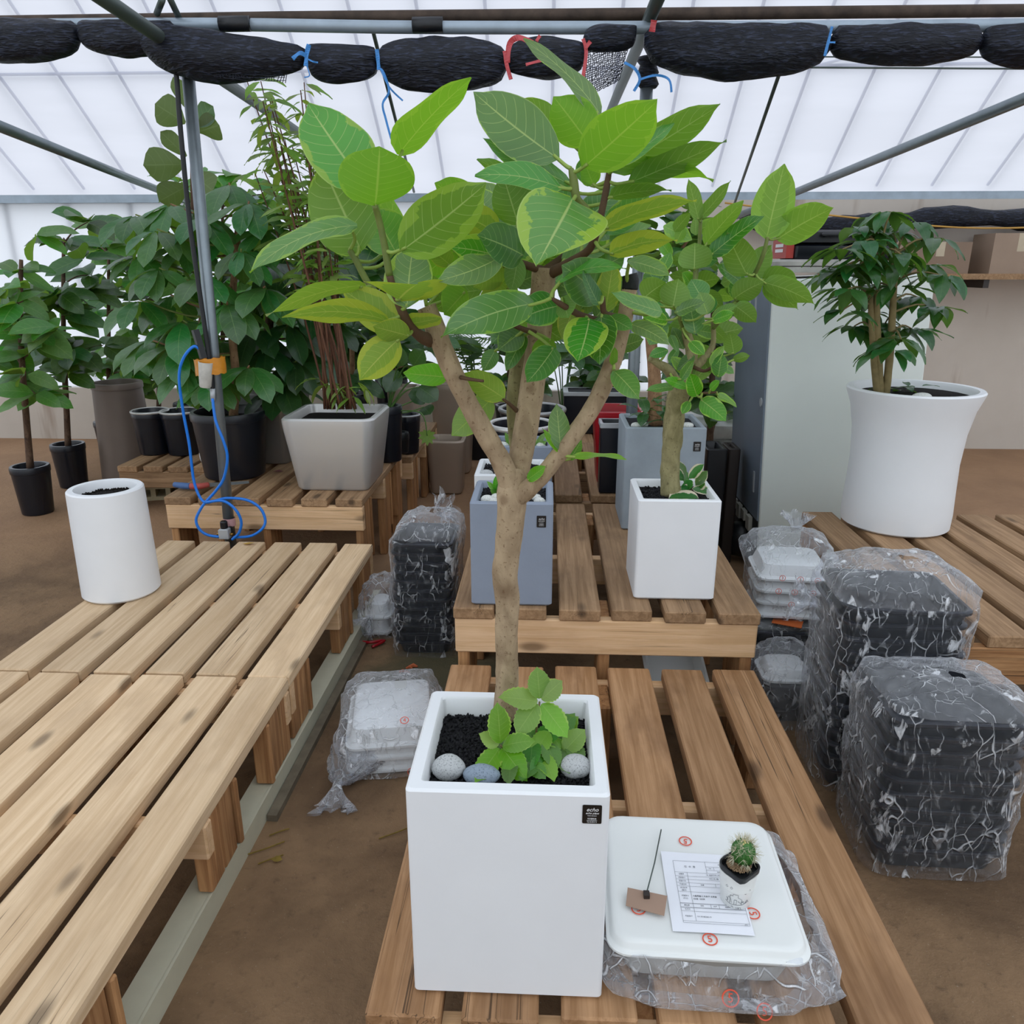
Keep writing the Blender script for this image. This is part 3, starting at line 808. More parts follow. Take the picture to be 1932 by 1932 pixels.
# pots behind
redp = planter_at('square_pot', 'red glossy square pot behind the slate planter', 'pot', 1118, 1212, 905, .47, 3.50, .345, .26, M['red_pot'], wall=.02, rad=.02, taper=.8)
navp = planter_at('square_pot', 'narrow navy square pot with a grey rim beside the red pot', 'pot', 1130, 1178, 926, .47, 3.36, .32, .12, M['navy'], wall=.014, rad=.006)
m = MB(); m.rrect([(.060,.062,.006,.300),(.062,.064,.006,.302),(.062,.064,.006,.322),(.050,.052,.006,.322),(.050,.052,.006,.30)], 3, False, False)
m.build('rim', M['grey_metal'], navp, None, True, 35)

def silver_pot(label, x, y, z, ht, hb, h, mat, name='square_pot', rot=0):
    root = thing(name, label, 'pot', (x, y, z), rot)
    m = MB(); w = .022
    m.rrect([(hb-.012, hb-.012, .03, 0), (hb, hb, .04, .012), (ht*.985, ht*.985, .05, h*.86), (ht, ht, .055, h*.93), (ht, ht, .055, h*.975), (ht-.008, ht-.008, .05, h), (ht-w, ht-w, .04, h), (ht-w-.004, ht-w-.004, .04, h-.01), (ht-w-.01, ht-w-.01, .04, h*.8)], 6, True, True)
    m.build('pot', mat, root, None, True, 40)
    s = MB(); s.rrect([(ht-w-.008, ht-w-.008, .04, h*.88), (.02, .02, .01, h*.885)], 6, False, True)
    s.build('soil', M['soil'], root, None, True)
    return root
sp_c = at(625, 930, 3.39)
cane_pot = silver_pot('silver square pot full of thin brown canes on the left bench', sp_c.x, 3.39 + .20, .45, .215, .172, .345, M['silver'], 'potted_cane_plant')
cane_pot['category'] = 'potted plant'; cane_pot['label'] = 'thin brown canes with small yellow green leaves in a silver square pot'
dk = at(492, 860, 3.98)
dark_pot = silver_pot('dark', dk.x, 4.08, .45, .215, .175, .40, M['silver_dark'], 'potted_umbrella_tree')
dark_pot['category'] = 'potted tree'; dark_pot['label'] = 'dark umbrella tree in the silver square pot behind the round black pot'
def tub(label, px_, Y, z, r, h, mat, rim=None, taper=.82, name='round_pot', cat='pot', rim_r=.008):
    x = at(px_, 800, Y).x
    root = thing(name, label, cat, (x, Y, z))
    rb = r*taper
    round_pot(root, [(rb-.006, 0), (rb, .006), (r*.955, h-.045), (r*.955, h-.042), (r*.99, h-.04), (r, h-.012), (r-.004, h), (r-.02, h), (r-.024, h-.01), (r-.03, h-.06)], mat, r-.026, h-.045, 40)
    if rim:
        m = MB(); n = 40
        rings = []
        for k in range(n):
            a = 2*math.pi*k/n
            rings.append([((r - .004 + rim_r*math.cos(b))*math.cos(a), (r - .004 + rim_r*math.cos(b))*math.sin(a), h - .004 + rim_r*math.sin(b)) for b in [2*math.pi*q/8 for q in range(8)]])
        rings.append(rings[0])
        m.loops(rings, False, False); m.build('rim', rim, root, None, True)
    return root
umb = tub('glossy umbrella tree in a round black pot behind the cabled pole', 434, 3.70, .45, .182, .325, M['navy'], None, .80, 'potted_umbrella_tree', 'potted tree')
tub('black pot with silver rim on the low far left pallet, nearest the tall taupe pot', 286, 4.80, .29, .115, .28, M['navy'], M['silver'], .8)
tub('black pot with silver rim on the low far left pallet, right of its twin', 342, 4.80, .29, .122, .28, M['navy'], M['silver'], .8)
monstera = tub('monstera in a black pot just right of the silver cane pot', 732, 4.02, .45, .080, .30, M['navy'], None, .8, 'potted_monstera', 'potted plant')
tub('black pot with pale rim and clear stick right of the monstera', 769, 4.42, .40, .075, .23, M['navy'], M['grey_metal'], .8, rim_r=.006)
tub('small black pot between two larger black pots on the left bench', 757, 4.20, .45, .042, .12, M['black'], None, .8)
tub('black tub with a thick silver rim behind the ficus trunk', 984, 3.72, .47, .160, .245, M['navy'], M['silver'], .85, rim_r=.014)
tub('larger black tub with a silver rim behind the first rimmed tub', 1004, 4.32, .47, .185, .215, M['navy'], M['silver_dark'], .85, rim_r=.014)
tub('tall taupe pot at the far left edge above the white cylinder', 232, 5.15, 0, .165, .70, M['taupe'], None, 1.12)
tub('small white pot behind the blue hose', 384, 3.93, .45, .040, .065, M['white_matte'], None, .85)
silver_pot('silver pot behind the black pots at the end of the left bench', at(768, 800, 4.9).x, 4.85, .40, .10, .085, .33, M['taupe_metal'])
silver_pot('taupe metallic pot standing behind the left fork of the trunk', at(856, 800, 5.55).x, 5.55, 0, .15, .12, .66, M['taupe_metal'])
silver_pot('empty taupe bin on the floor at the end of the aisle', at(840, 935, 4.95).x + .012, 5.0, 0, .125, .105, .365, M['taupe_metal'], 'waste_bin')
trough = planter_at('trough_planter', 'long black trough with a pale rim at the back', 'planter', 1062, 1190, 840, .42, 4.9, .26, .22, M['navy'], wall=.02, rad=.01)
m = MB(); m.rrect([(.217,.115,.01,.245),(.222,.12,.01,.247),(.222,.12,.01,.268),(.19,.09,.01,.268)], 3, False, False); m.build('rim', M['grey_metal'], trough, None, True, 35)
planter_at('square_pot', 'dark square pot between the slate planter and the fridge', 'pot', 1326, 1364, 962, 0, 3.62, .62, .2, M['black'], wall=.02)
planter_at('square_pot', 'brown square pot against the back of the fridge', 'pot', 1366, 1388, 962, 0, 3.72, .60, .16, M['dark_brown'], wall=.02)

# white cylinder pot on the left pallet
c0 = atz(241, 1140, ZP)
wcyl = thing('cylinder_pot', 'white cylinder pot with soil at the left edge', 'pot', (c0.x - .085, 2.575, ZP))
round_pot(wcyl, [(.126,0),(.134,.008),(.127,.385),(.126,.395),(.121,.40),(.103,.40),(.100,.394),(.098,.34)], M['white_pot'], .099, .365, 48)
grit(wcyl, .095, .095, .368, 500, .005, M['soil'], 21, True, 'soil_crumbs')

# tall white vase with a tree on the right bench
vc = atz(1697, 1002, .47)
vase = thing('potted_vase_tree', 'dark leaved tree with three pale stems in a tall white flared vase', 'potted tree', (vc.x + .022, 3.0, .47))
round_pot(vase, [(.188,0),(.199,.008),(.201,.06),(.197,.16),(.194,.26),(.201,.38),(.218,.47),(.240,.53),(.241,.536),(.236,.542),(.216,.541),(.208,.53),(.195,.47)], M['white_pot'], .202, .515, 56)
pebble((vc.x - .02, 2.845, .47 + .53), .035, .024, .016, M['stone_white'], 'pale pebble inside the tall white vase')

# ---------------------------------------------------------------- leaves
CAMV = Vector((0, 0, CAM_Z))
def leaf_mesh(name, B, T, w, n0, mat, c=0.0, droop=0.0, fold=0.18, wave=0.0, seed=0, nv=11, nu=6, pa=0.55, pb=0.80, serr=0.0, twist=0.0):
    """blade from B to T, full width w; n0 = direction its upper face looks; c bends it sideways, droop along its normal"""
    d = T - B; L = d.length
    n0 = (n0 - d*(n0.dot(d)/(L*L))).normalized()
    side = d.normalized().cross(n0)
    C = (B+T)/2 + side*(c*L) + n0*(droop*L)
    pk = pa/(pa+pb); norm = (pk**pa)*((1-pk)**pb)
    V = []; UVs = []; F = []
    rs = random.Random(seed); ph = rs.uniform(0, 6.28)
    for i in range(nv+1):
        v = i/nv
        P = B*((1-v)**2) + C*(2*v*(1-v)) + T*(v*v)
        t = ((C-B)*(1-v) + (T-C)*v)
        t = t.normalized() if t.length > 1e-9 else d.normalized()
        n = (n0 - t*n0.dot(t)).normalized()
        if twist: n = Quaternion(t, twist*(v-.35)) @ n
        s = t.cross(n)
        h = w/2*(max(v, 1e-4)**pa)*(max(1-v, 1e-4)**pb)/norm
        if v > .84: h *= 1 - .45*min(1, (v-.84)/.12)
        if i == 0: h = w*.04
        if i == nv: h = w*.006
        for j in range(nu+1):
            u = -1 + 2*j/nu
            k = abs(u)
            hh = h*(1 + (serr*(1 if (i % 2) else -1) if k > .99 and 0 < i < nv else 0))
            z = k*hh*math.sin(fold) + wave*L*math.sin(v*9 + ph + (2.0 if u > 0 else 0))*k*k - droop*.3*h*k*k
            q = P + s*(u*hh*math.cos(fold)) + n*z
            V.append(q); UVs.append((j/nu, v))
    for i in range(nv):
        for j in range(nu):
            a = i*(nu+1)+j
            F.append((a, a+1, a+nu+2, a+nu+1))
    me = bpy.data.meshes.new(name)
    me.from_pydata([tuple(p) for p in V], [], F)
    uvl = me.uv_layers.new(name='UVMap')
    buf = []
    for f in F:
        for k in f: buf += UVs[k]
    uvl.data.foreach_set('uv', buf)
    me.polygons.foreach_set('use_smooth', [True]*len(F))
    me.materials.append(mat)
    me.update()
    # the upper face must look along n0
    if me.polygons[len(F)//2].normal.dot(n0) < 0: me.flip_normals()
    return me

LM = {}
LM['var'] = leaf_mat('ficus_leaf_variegated', '#55923c', '#6f9a30', '#cfe08c', '#a9cc48', 0.55, 9, 0.48, 0.33)
LM['grn'] = leaf_mat('ficus_leaf_green', '#629a4a', '#7ca53a', '#c6d884', '#93ba45', 0.22, 9, 0.46, 0.33)  # top colour paled and greyed, sky sheen put into it
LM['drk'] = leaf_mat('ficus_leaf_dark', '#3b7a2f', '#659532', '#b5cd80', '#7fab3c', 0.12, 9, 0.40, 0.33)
LM['brt'] = leaf_mat('ficus_leaf_bright', '#6fb02f', '#78b52a', '#bcd660', '#9dc83f', 0.25, 9, 0.58, 0.36)
LM['yel'] = leaf_mat('ficus_leaf_yellow', '#88ab33', '#8fb03c', '#d8d870', '#c9cc3c', 0.9, 9, 0.45, 0.36)
LM['f2'] = leaf_mat('second_ficus_leaf', '#3f822c', '#6f9836', '#b9d17a', '#78ad3d', 0.15, 9, 0.40, 0.36)
LM['f2b'] = leaf_mat('second_ficus_young_leaf', '#63a631', '#7fae38', '#c3dc70', '#9ccc48', 0.35, 9, 0.48, 0.36)
LM['stem'] = plain('green_twig', '#6f7c3a', .55, 0, .4, .2, 40)
LM['twig'] = plain('brown_twig', '#5e4733', .7, 0, .3, .25, 40, .3, 90)
LM['petiole'] = plain('pale_green_petiole', '#8fa64c', .5, 0, .4, .1, 30)

def bark(name, a, b, c, sc=1.0):
    t = NT(name); v = t.coord()
    g = t.noise(t.mapping(v, (1, 1, .45)), 34*sc, 5.0, .62, .5); s = t.noise(v, 150*sc, 3.0); p = t.noise(v, 9*sc, 3.0)
    col = t.mix(t.step(g, .3, .7), lin(a), lin(b))
    col = t.mix(t.math('MULTIPLY', t.step(s, .60, .68), .55), col, lin(c))
    col = t.mix(t.math('MULTIPLY', t.step(p, .55, .72), .5), col, lin(c))
    vo = t.n('ShaderNodeTexVoronoi', {'Vector': v, 'Scale': 17*sc}, feature='F1').outputs['Distance']
    kn = t.math('SUBTRACT', 1.0, t.step(vo, .06, .22))
    col = t.mix(t.math('MULTIPLY', kn, .55), col, lin(c))
    return t.surf(t.pbr(col, .8, 0, .25, t.bump(t.math('ADD', g, t.math('MULTIPLY', s, .5)), .5, .004)))
M['bark'] = bark('smooth_tan_bark', '#8f7a60', '#b19b7d', '#664c35')
M['bark2'] = bark('greenish_bark', '#77704c', '#989068', '#50442e')
M['bark_dark'] = bark('dark_bark', '#4b382c', '#6d5645', '#2d211a')
M['bark_brown'] = bark('reddish_bark', '#7c5c43', '#a1805f', '#4d3626')
M['seal'] = plain('black_wound_paint', '#101614', .6, 0, .4, .4, 40, .5, 60)

class Tree:
    def __init__(s, root, Y):
        s.root = root; s.o = root.location.copy(); s.Y = Y; s.nodes = []
    def P(s, px, py, dy=0.0): return at(px, py, s.Y + dy)
    def limb(s, name, pts, radii, mat, n=10, per=5, bump=.12, keep=True, seed=1):
        P = spline([s.P(*p) for p in pts], per)
        r = lerp_list(radii, len(P))
        MB().tube([p - s.o for p in P], r, n, True, bump, seed).build(name, mat, s.root, None, True)
        if keep: s.nodes += [(p, q) for p, q in zip(P, r)]
    def leaf(s, bx, by, tx, ty, w, roll=20, U=False, dyb=0.0, dyt=-0.05, c=0.0, mat='grn', droop=0.0, fold=.16, wave=.022, petiole=True, pa=.55, pb=.74, serr=0.0, nv=14, name='leaf'):
        B = s.P(bx, by, dyb); T = s.P(tx, ty, dyt)
        d = T - B; L = d.length
        view = CAMV - (B+T)/2
        view = (view - d*(view.dot(d)/(L*L))).normalized()
        best = None
        for sg in (-1, 1):
            q = Quaternion(d.normalized(), R((180 - sg*roll) if U else sg*roll))
            n = q @ view
            if best is None or n.z > best.z: best = n
        sc_ = px_m(s.Y + (dyb+dyt)/2, B.z)
        W = w/sc_/max(math.cos(R(roll)), .3)
        sd = int(bx*31 + by*17 + tx*7 + ty)
        c = -c if d.normalized().cross(best).z > 0 else c      # c < 0 always arches the blade upwards
        me = leaf_mesh(name, B*1.0 - s.o, T - s.o, W, best, LM[mat], c, droop, fold, wave, sd, nv, 6, pa, pb, serr, random.Random(sd).uniform(-.75, .75))
        o = link(bpy.data.objects.new(name, me), s.root)
        if petiole and s.nodes:
            q, r = min(s.nodes, key=lambda a: (a[0]-B).length)
            dist = (q-B).length
            if .004 < dist < .16:
                mid = (q+B)/2 + Vector((0, 0, -.06*dist)) + d.normalized()*(-.05*dist)
                MB().tube([p - s.o for p in spline([q, mid, B + d*.06], 4)], lerp_list([.0028*s.Y**.4, .0022*s.Y**.4], 9), 6).build('petiole', LM['petiole'], o, None, True)
        return o

ft = Tree(ficus, 1.20)
# trunk and the three pruned limbs
ft.limb('trunk', [(952, 1352, .0), (957, 1290), (955, 1220), (957, 1150), (953, 1080), (957, 1040), (962, 990), (966, 930, .0), (968, 885, .01)], [.0225, .0198, .0198, .0202, .0220, .0212, .0228, .0240, .019], M['bark'], 20, 6, .09, False)
ft.limb('limb', [(968, 930, 0), (945, 870, -.005), (905, 800, -.01), (868, 730, -.015), (835, 655, -.02), (818, 610, -.02), (805, 578, -.02)], [.019, .0170, .0160, .0158, .0155, .0152, .0145], M['bark'], 16, 6, .10, True, 2)
ft.limb('limb', [(970, 925, .01), (985, 850, .03), (1000, 760, .05), (1014, 660, .06), (1022, 570, .07), (1027, 505, .07)], [.0205, .0195, .0195, .0200, .0198, .0190], M['bark'], 16, 6, .08, True, 3)
ft.limb('limb', [(975, 940, -.005), (1020, 900, -.02), (1072, 835, -.02), (1120, 765, -.01), (1150, 700, 0), (1172, 630, .01), (1184, 570, .02), (1188, 545, .02)], [.016, .0138, .0130, .0132, .0138, .0122, .0115, .0115], M['bark'], 16, 6, .12, True, 4)
ft.limb('limb_stub', [(975, 850, .10), (972, 760, .11), (978, 690, .11), (980, 632, .11)], [.012, .0145, .0150, .0150], M['bark2'], 14, 5, .1, False)
ft.limb('wound_seal', [(1188, 546, .02), (1189, 530, .02), (1187, 518, .02)], [.0122, .0130, .0118], M['seal'], 14, 4, .2, False)
# green and brown shoots
TW, GS = LM['twig'], LM['stem']
ft.limb('shoot', [(812, 642, -.02), (790, 632, -.05), (768, 606, -.07), (748, 562, -.08), (735, 520, -.08)], [.0105, .0085, .0068, .0060, .0052], TW)
ft.limb('shoot', [(735, 520, -.08), (725, 460, -.085), (715, 415, -.09), (707, 388, -.10)], [.0055, .0050, .0048, .0042], GS)
ft.limb('shoot', [(740, 590, -.06), (715, 560, -.04), (692, 530, -.03), (672, 492, -.03), (660, 472, -.03)], [.0045, .0052, .0050, .0048, .0045], GS)
ft.limb('shoot', [(1030, 520, .07), (1070, 498, .04), (1112, 470, .0), (1130, 420, -.02), (1143, 362, -.02), (1150, 320, -.02)], [.010, .0075, .006, .0058, .0052, .0040], TW)
ft.limb('shoot', [(1128, 430, -.02), (1105, 395, -.05), (1088, 375, -.07), (1082, 340, -.07), (1077, 318, -.07)], [.0050, .0058, .0060, .0062, .0035], GS)
ft.limb('shoot', [(1022, 510, .07), (985, 498, .03), (955, 490, -.02), (930, 480, -.05)], [.007, .006, .005, .004], TW)
ft.limb('shoot', [(1150, 610, .0), (1125, 604, -.03), (1095, 595, -.05), (1055, 572, -.08), (1040, 562, -.085)], [.006, .0055, .005, .0044, .002], TW)
ft.limb('shoot', [(1172, 600, .0), (1150, 595, -.03), (1139, 588, -.05), (1137, 560, -.06)], [.006, .005, .0045, .0035], TW)
ft.limb('shoot', [(1012, 630, .05), (990, 622, .03), (965, 612, .01)], [.006, .0045, .0035], TW)
ft.limb('shoot', [(870, 712, -.03), (890, 716, -.05), (912, 719, -.06)], [.0035, .0025, .002], TW)
ft.limb('shoot', [(975, 775, .04), (962, 763, .03), (948, 752, .02)], [.004, .003, .002], TW)
ft.limb('shoot', [(1150, 710, .0), (1160, 700, -.02)], [.004, .003], GS)
ft.limb('shoot', [(1045, 880, -.02), (1058, 856, -.03)], [.004, .003], GS)
ft.limb('shoot', [(1024, 515, .07), (1075, 478, .09), (1130, 440, .10), (1170, 400, .10)], [.008, .0065, .0055, .0045], TW)

L = ft.leaf
# --- left cluster
L(690, 352, 581, 196, 122, 22, False, -.04, -.02, .05, 'grn', .06, .10)
L(708, 388, 716, 276, 142, 12, True, -.10, -.13, 0, 'brt', -.10, .12, .02, pa=.42, pb=.5)
L(752, 292, 890, 148, 62, 60, True, -.02, -.06, -.03, 'brt', .05, .1)
L(682, 474, 606, 308, 132, 15, True, -.03, .02, 0, 'var', .02, .1)
L(748, 478, 700, 392, 84, 25, False, .02, .0, 0, 'grn')
L(735, 470, 742, 370, 70, 25, True, .04, .06, 0, 'brt')
L(674, 425, 472, 516, 44, 52, False, -.05, -.12, -.16, 'grn', .10, .12)
L(757, 474, 917, 346, 108, 12, True, -.10, -.14, .03, 'var', .03, .08)
L(768, 581, 780, 462, 88, 20, False, -.09, -.05, .02, 'var', .03)
L(752, 566, 788, 536, 112, 48, True, -.10, -.17, 0, 'yel', .05, .2)
L(690, 538, 502, 596, 30, 55, True, -.05, -.12, -.12, 'yel', .05, .1)
L(735, 606, 532, 600, 40, 50, True, -.08, -.15, -.16, 'yel', .05, .1)
L(760, 622, 645, 546, 72, 22, True, -.07, -.05, 0, 'yel')
L(772, 634, 704, 616, 46, 30, True, -.08, -.11, 0, 'yel')
L(752, 640, 678, 718, 72, 15, True, -.08, -.10, -.04, 'yel')
L(770, 612, 834, 600, 34, 45, True, -.06, -.10, 0, 'yel')
L(846, 712, 761, 704, 44, 30, False, .05, .06, 0, 'brt')
L(952, 752, 872, 704, 52, 18, True, .02, .0, -.03, 'yel')
L(928, 752, 852, 822, 62, 20, False, .05, .03, .02, 'brt')
L(1058, 850, 1050, 762, 40, 15, False, -.03, -.02, 0, 'grn')
L(1056, 852, 1023, 808, 14, 40, False, -.03, -.04, .08, 'brt')
L(1080, 862, 1182, 866, 13, 60, False, -.03, -.08, -.12, 'brt')
L(995, 905, 1030, 880, 24, 20, False, -.03, -.05, 0, 'brt')
L(1075, 868, 1098, 830, 22, 30, False, .0, .0, 0, 'grn')
L(800, 484, 836, 452, 38, 35, True, -.02, -.02, 0, 'brt')
L(880, 548, 838, 594, 62, 25, True, -.01, -.03, 0, 'brt')
L(850, 500, 812, 470, 40, 30, True, .0, -.02, 0, 'yel')
L(860, 470, 800, 520, 50, 35, True, .03, .03, 0, 'brt')
L(820, 585, 860, 560, 40, 40, True, .03, .02, 0, 'drk')
# --- middle
L(1046, 655, 994, 722, 58, 22, False, -.01, -.04, .05, 'drk')
L(1040, 640, 1012, 688, 44, 30, True, .02, .02, 0, 'brt')
L(1112, 600, 1090, 683, 84, 12, False, -.06, -.12, .05, 'var', .06)
L(1135, 594, 1131, 688, 64, 18, False, -.05, -.10, -.02, 'drk', .05)
L(1150, 598, 1193, 622, 32, 25, False, -.04, -.07, 0, 'drk')
L(1134, 562, 1060, 500, 84, 20, False, -.05, -.08, -.05, 'drk', .04)
L(1050, 532, 1182, 508, 24, 62, False, -.08, -.10, -.22, 'grn', .12)
L(1142, 590, 1157, 494, 50, 22, True, -.04, -.06, .0, 'yel')
L(1130, 575, 1100, 510, 24, 45, False, -.08, -.10, .05, 'drk')
L(1006, 573, 832, 636, 80, 22, False, -.09, -.17, -.07, 'drk', .05, .14)
L(1056, 577, 982, 602, 66, 28, False, -.05, -.06, -.06, 'drk', .05)
L(1060, 560, 1072, 600, 40, 30, True, -.06, -.08, 0, 'drk')
L(942, 486, 823, 530, 55, 28, False, -.06, -.13, .10, 'grn', .06)
L(952, 487, 848, 466, 56, 25, False, -.02, -.08, -.04, 'var', .04)
L(988, 482, 900, 444, 78, 20, False, -.03, -.09, -.03, 'drk', .04)
L(1080, 376, 1012, 502, 168, 16, False, -.10, -.21, .03, 'var', .09, .10, .015, pa=.42, pb=.78)
L(977, 482, 964, 550, 42, 20, True, .0, -.01, .05, 'drk')
L(952, 500, 893, 542, 60, 20, True, .02, .01, 0, 'yel')
L(978, 424, 948, 328, 76, 20, True, .02, .02, 0, 'var')
L(940, 440, 862, 398, 62, 22, True, .03, .01, 0, 'yel')
L(900, 400, 820, 345, 60, 40, True, .05, .05, 0, 'brt')
L(960, 545, 900, 575, 44, 35, True, .04, .02, 0, 'yel')
L(985, 625, 940, 660, 50, 25, False, .04, .03, 0, 'drk')
L(965, 612, 925, 650, 44, 35, False, .05, .05, 0, 'drk')
L(990, 630, 955, 700, 34, 25, False, .05, .04, 0, 'drk')
L(935, 660, 912, 700, 32, 15, False, .06, .06, 0, 'drk')
L(1000, 600, 1060, 640, 60, 30, True, .08, .08, 0, 'drk')
L(1090, 560, 1060, 640, 50, 35, True, .06, .05, 0, 'yel')
L(1110, 520, 1180, 480, 60, 35, False, .05, .05, 0, 'drk')
L(1060, 490, 1150, 470, 46, 45, False, .06, .06, 0, 'grn')
# --- top
L(1054, 300, 893, 173, 96, 22, False, -.06, -.06, .05, 'grn', .04, .10)
L(1101, 316, 1240, 190, 104, 20, True, -.08, -.17, .03, 'brt', .05, .08)
L(1112, 272, 1044, 182, 86, 20, True, -.02, -.02, 0, 'brt', .02)
L(1060, 252, 979, 186, 52, 30, True, .03, .05, .05, 'var')
L(1134, 218, 987, 75, 32, 55, False, -.02, .0, -.09, 'grn', .06, .08)
L(1076, 348, 911, 260, 46, 45, False, -.04, -.06, .03, 'drk')
L(1045, 348, 962, 284, 44, 40, True, .02, .03, 0, 'drk')
L(1062, 356, 896, 331, 46, 45, False, -.08, -.12, -.10, 'grn', .06)
L(1030, 372, 900, 300, 30, 50, True, .03, .05, 0, 'drk')
L(1155, 322, 1359, 197, 68, 32, True, -.03, -.08, .05, 'drk', .05)
L(1152, 318, 1272, 232, 26, 55, False, -.04, -.07, .08, 'grn')
L(1186, 346, 1371, 266, 52, 40, True, -.03, -.08, .06, 'drk', .06)
L(1160, 318, 1346, 342, 36, 52, True, .0, -.04, -.12, 'brt', .05)
L(1150, 372, 1267, 360, 30, 52, True, -.02, -.05, -.12, 'drk')
L(1138, 440, 1226, 362, 52, 28, False, .03, .02, .05, 'grn')
L(1138, 432, 1314, 380, 42, 42, True, -.05, -.11, -.10, 'yel', .05)
L(1150, 480, 1278, 454, 46, 40, True, -.04, -.09, -.12, 'yel', .05)
L(1183, 492, 1264, 519, 30, 40, False, -.01, -.05, -.10, 'grn')
L(1150, 460, 1228, 424, 40, 40, False, .04, .03, 0, 'grn')
L(1100, 345, 1130, 285, 46, 35, False, .02, .03, 0, 'grn')
L(1090, 400, 1010, 345, 56, 40, False, .04, .05, 0, 'drk')
L(1100, 420, 1180, 350, 60, 35, False, .08, .08, 0, 'drk')
L(1060, 430, 990, 400, 70, 35, True, .08, .08, 0, 'drk')
L(1120, 350, 1100, 300, 40, 30, True, .0, .0, 0, 'brt')
# --- right limb
L(1190, 612, 1263, 651, 34, 28, False, -.02, -.07, -.08, 'grn', .05)
L(1250, 588, 1153, 552, 32, 40, False, -.02, -.07, .10, 'grn', .05)
L(1158, 700, 1206, 753, 44, 18, False, -.02, -.06, -.03, 'grn', .06)
L(1158, 690, 1160, 655, 16, 30, True, -.01, -.02, 0, 'brt')
L(1170, 655, 1215, 640, 34, 35, False, .03, .02, 0, 'drk')

# --- inner leaves of the crown, behind the ones in front
ri = random.Random(21)
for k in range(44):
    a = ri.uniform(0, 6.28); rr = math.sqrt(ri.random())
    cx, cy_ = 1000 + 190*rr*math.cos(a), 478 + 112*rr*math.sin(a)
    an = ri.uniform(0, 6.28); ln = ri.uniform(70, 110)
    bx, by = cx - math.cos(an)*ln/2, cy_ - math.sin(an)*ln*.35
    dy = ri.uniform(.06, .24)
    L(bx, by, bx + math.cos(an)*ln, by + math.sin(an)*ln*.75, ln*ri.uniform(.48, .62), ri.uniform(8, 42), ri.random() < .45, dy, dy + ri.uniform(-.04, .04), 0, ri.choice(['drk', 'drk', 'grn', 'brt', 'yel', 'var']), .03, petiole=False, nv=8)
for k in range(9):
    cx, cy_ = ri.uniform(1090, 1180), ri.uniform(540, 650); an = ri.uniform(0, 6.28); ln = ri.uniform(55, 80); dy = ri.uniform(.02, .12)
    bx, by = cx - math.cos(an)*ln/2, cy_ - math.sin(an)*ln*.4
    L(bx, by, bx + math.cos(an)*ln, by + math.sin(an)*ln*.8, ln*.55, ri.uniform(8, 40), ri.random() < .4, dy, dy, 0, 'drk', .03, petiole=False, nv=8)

# ---------------------------------------------------------------- second ficus
f2 = Tree(ficus2, 2.335)
f2.limb('trunk', [(1266, 932), (1264, 880), (1270, 820), (1274, 770), (1283, 735), (1288, 712)], [.032, .028, .030, .031, .033, .028], M['bark2'], 18, 6, .14)
f2.limb('limb', [(1285, 740), (1298, 700, .02), (1305, 665, .03), (1298, 640, .03), (1294, 620, .03)], [.022, .020, .018, .016, .014], M['bark2'], 12, 5, .14)
f2.limb('limb', [(1280, 730), (1262, 700, -.02), (1245, 688, -.03), (1225, 676, -.04)], [.020, .016, .012, .008], M['bark2'], 12, 5, .14)
f2.limb('limb', [(1300, 700, .02), (1325, 680, .05), (1345, 650, .08), (1345, 605, .08)], [.016, .012, .009, .006], M['bark2'], 12, 5, .14)
f2.limb('shoot', [(1345, 620, .08), (1370, 590, .06), (1400, 555, .04), (1425, 515, .0), (1440, 480, -.02), (1448, 448, -.02)], [.007, .007, .007, .007, .0065, .005], LM['stem'])
f2.limb('shoot', [(1294, 625, .03), (1300, 580, .0), (1310, 545, -.02), (1312, 500, -.02)], [.009, .008, .007, .005], LM['stem'])
f2.limb('shoot', [(1298, 640, .03), (1285, 610, -.04), (1276, 580, -.05)], [.008, .006, .005], LM['stem'])
f2.limb('shoot', [(1310, 545, .02), (1318, 480, .08), (1322, 415, .08)], [.007, .006, .005], LM['stem'])
f2.limb('shoot', [(1305, 690, .02), (1328, 700, -.04), (1348, 690, -.06)], [.006, .005, .004], LM['twig'])
f2.limb('shoot', [(1290, 740, .0), (1325, 742, -.04), (1352, 740, -.05)], [.006, .004, .003], LM['twig'])
S = f2.leaf
S(1446, 452, 1480, 309, 76, 15, True, -.02, -.02, 0, 'f2b', .03, .08)
S(1466, 452, 1573, 392, 66, 25, True, .0, -.05, -.04, 'f2b', .03)
S(1410, 520, 1372, 438, 60, 18, True, -.02, -.04, .03, 'f2')
S(1415, 526, 1456, 462, 48, 25, True, .06, .06, 0, 'f2')
S(1384, 564, 1441, 532, 44, 22, True, .0, -.05, -.08, 'f2')
S(1440, 533, 1538, 575, 44, 28, True, -.02, -.08, -.10, 'f2')
S(1440, 535, 1506, 584, 46, 28, True, .02, -.02, -.05, 'f2')
S(1438, 527, 1504, 530, 42, 35, True, .05, .03, -.10, 'f2')
S(1310, 508, 1311, 458, 64, 18, True, -.04, -.04, 0, 'f2', .0, .1, pa=.38, pb=.45)
S(1270, 578, 1280, 526, 58, 18, True, -.10, -.10, 0, 'f2', .0, .1, pa=.45, pb=.5)
S(1214, 563, 1257, 532, 52, 25, True, -.08, -.10, -.06, 'f2')
S(1318, 416, 1299, 337, 28, 35, True, .06, .06, 0, 'f2')
S(1322, 410, 1379, 341, 26, 40, True, .06, .04, .05, 'f2')
S(1330, 462, 1403, 379, 38, 35, True, -.02, -.08, -.04, 'f2b')
S(1340, 482, 1441, 407, 40, 38, False, -.02, -.10, -.05, 'f2')
S(1326, 566, 1304, 527, 42, 25, False, -.05, -.03, 0, 'f2')
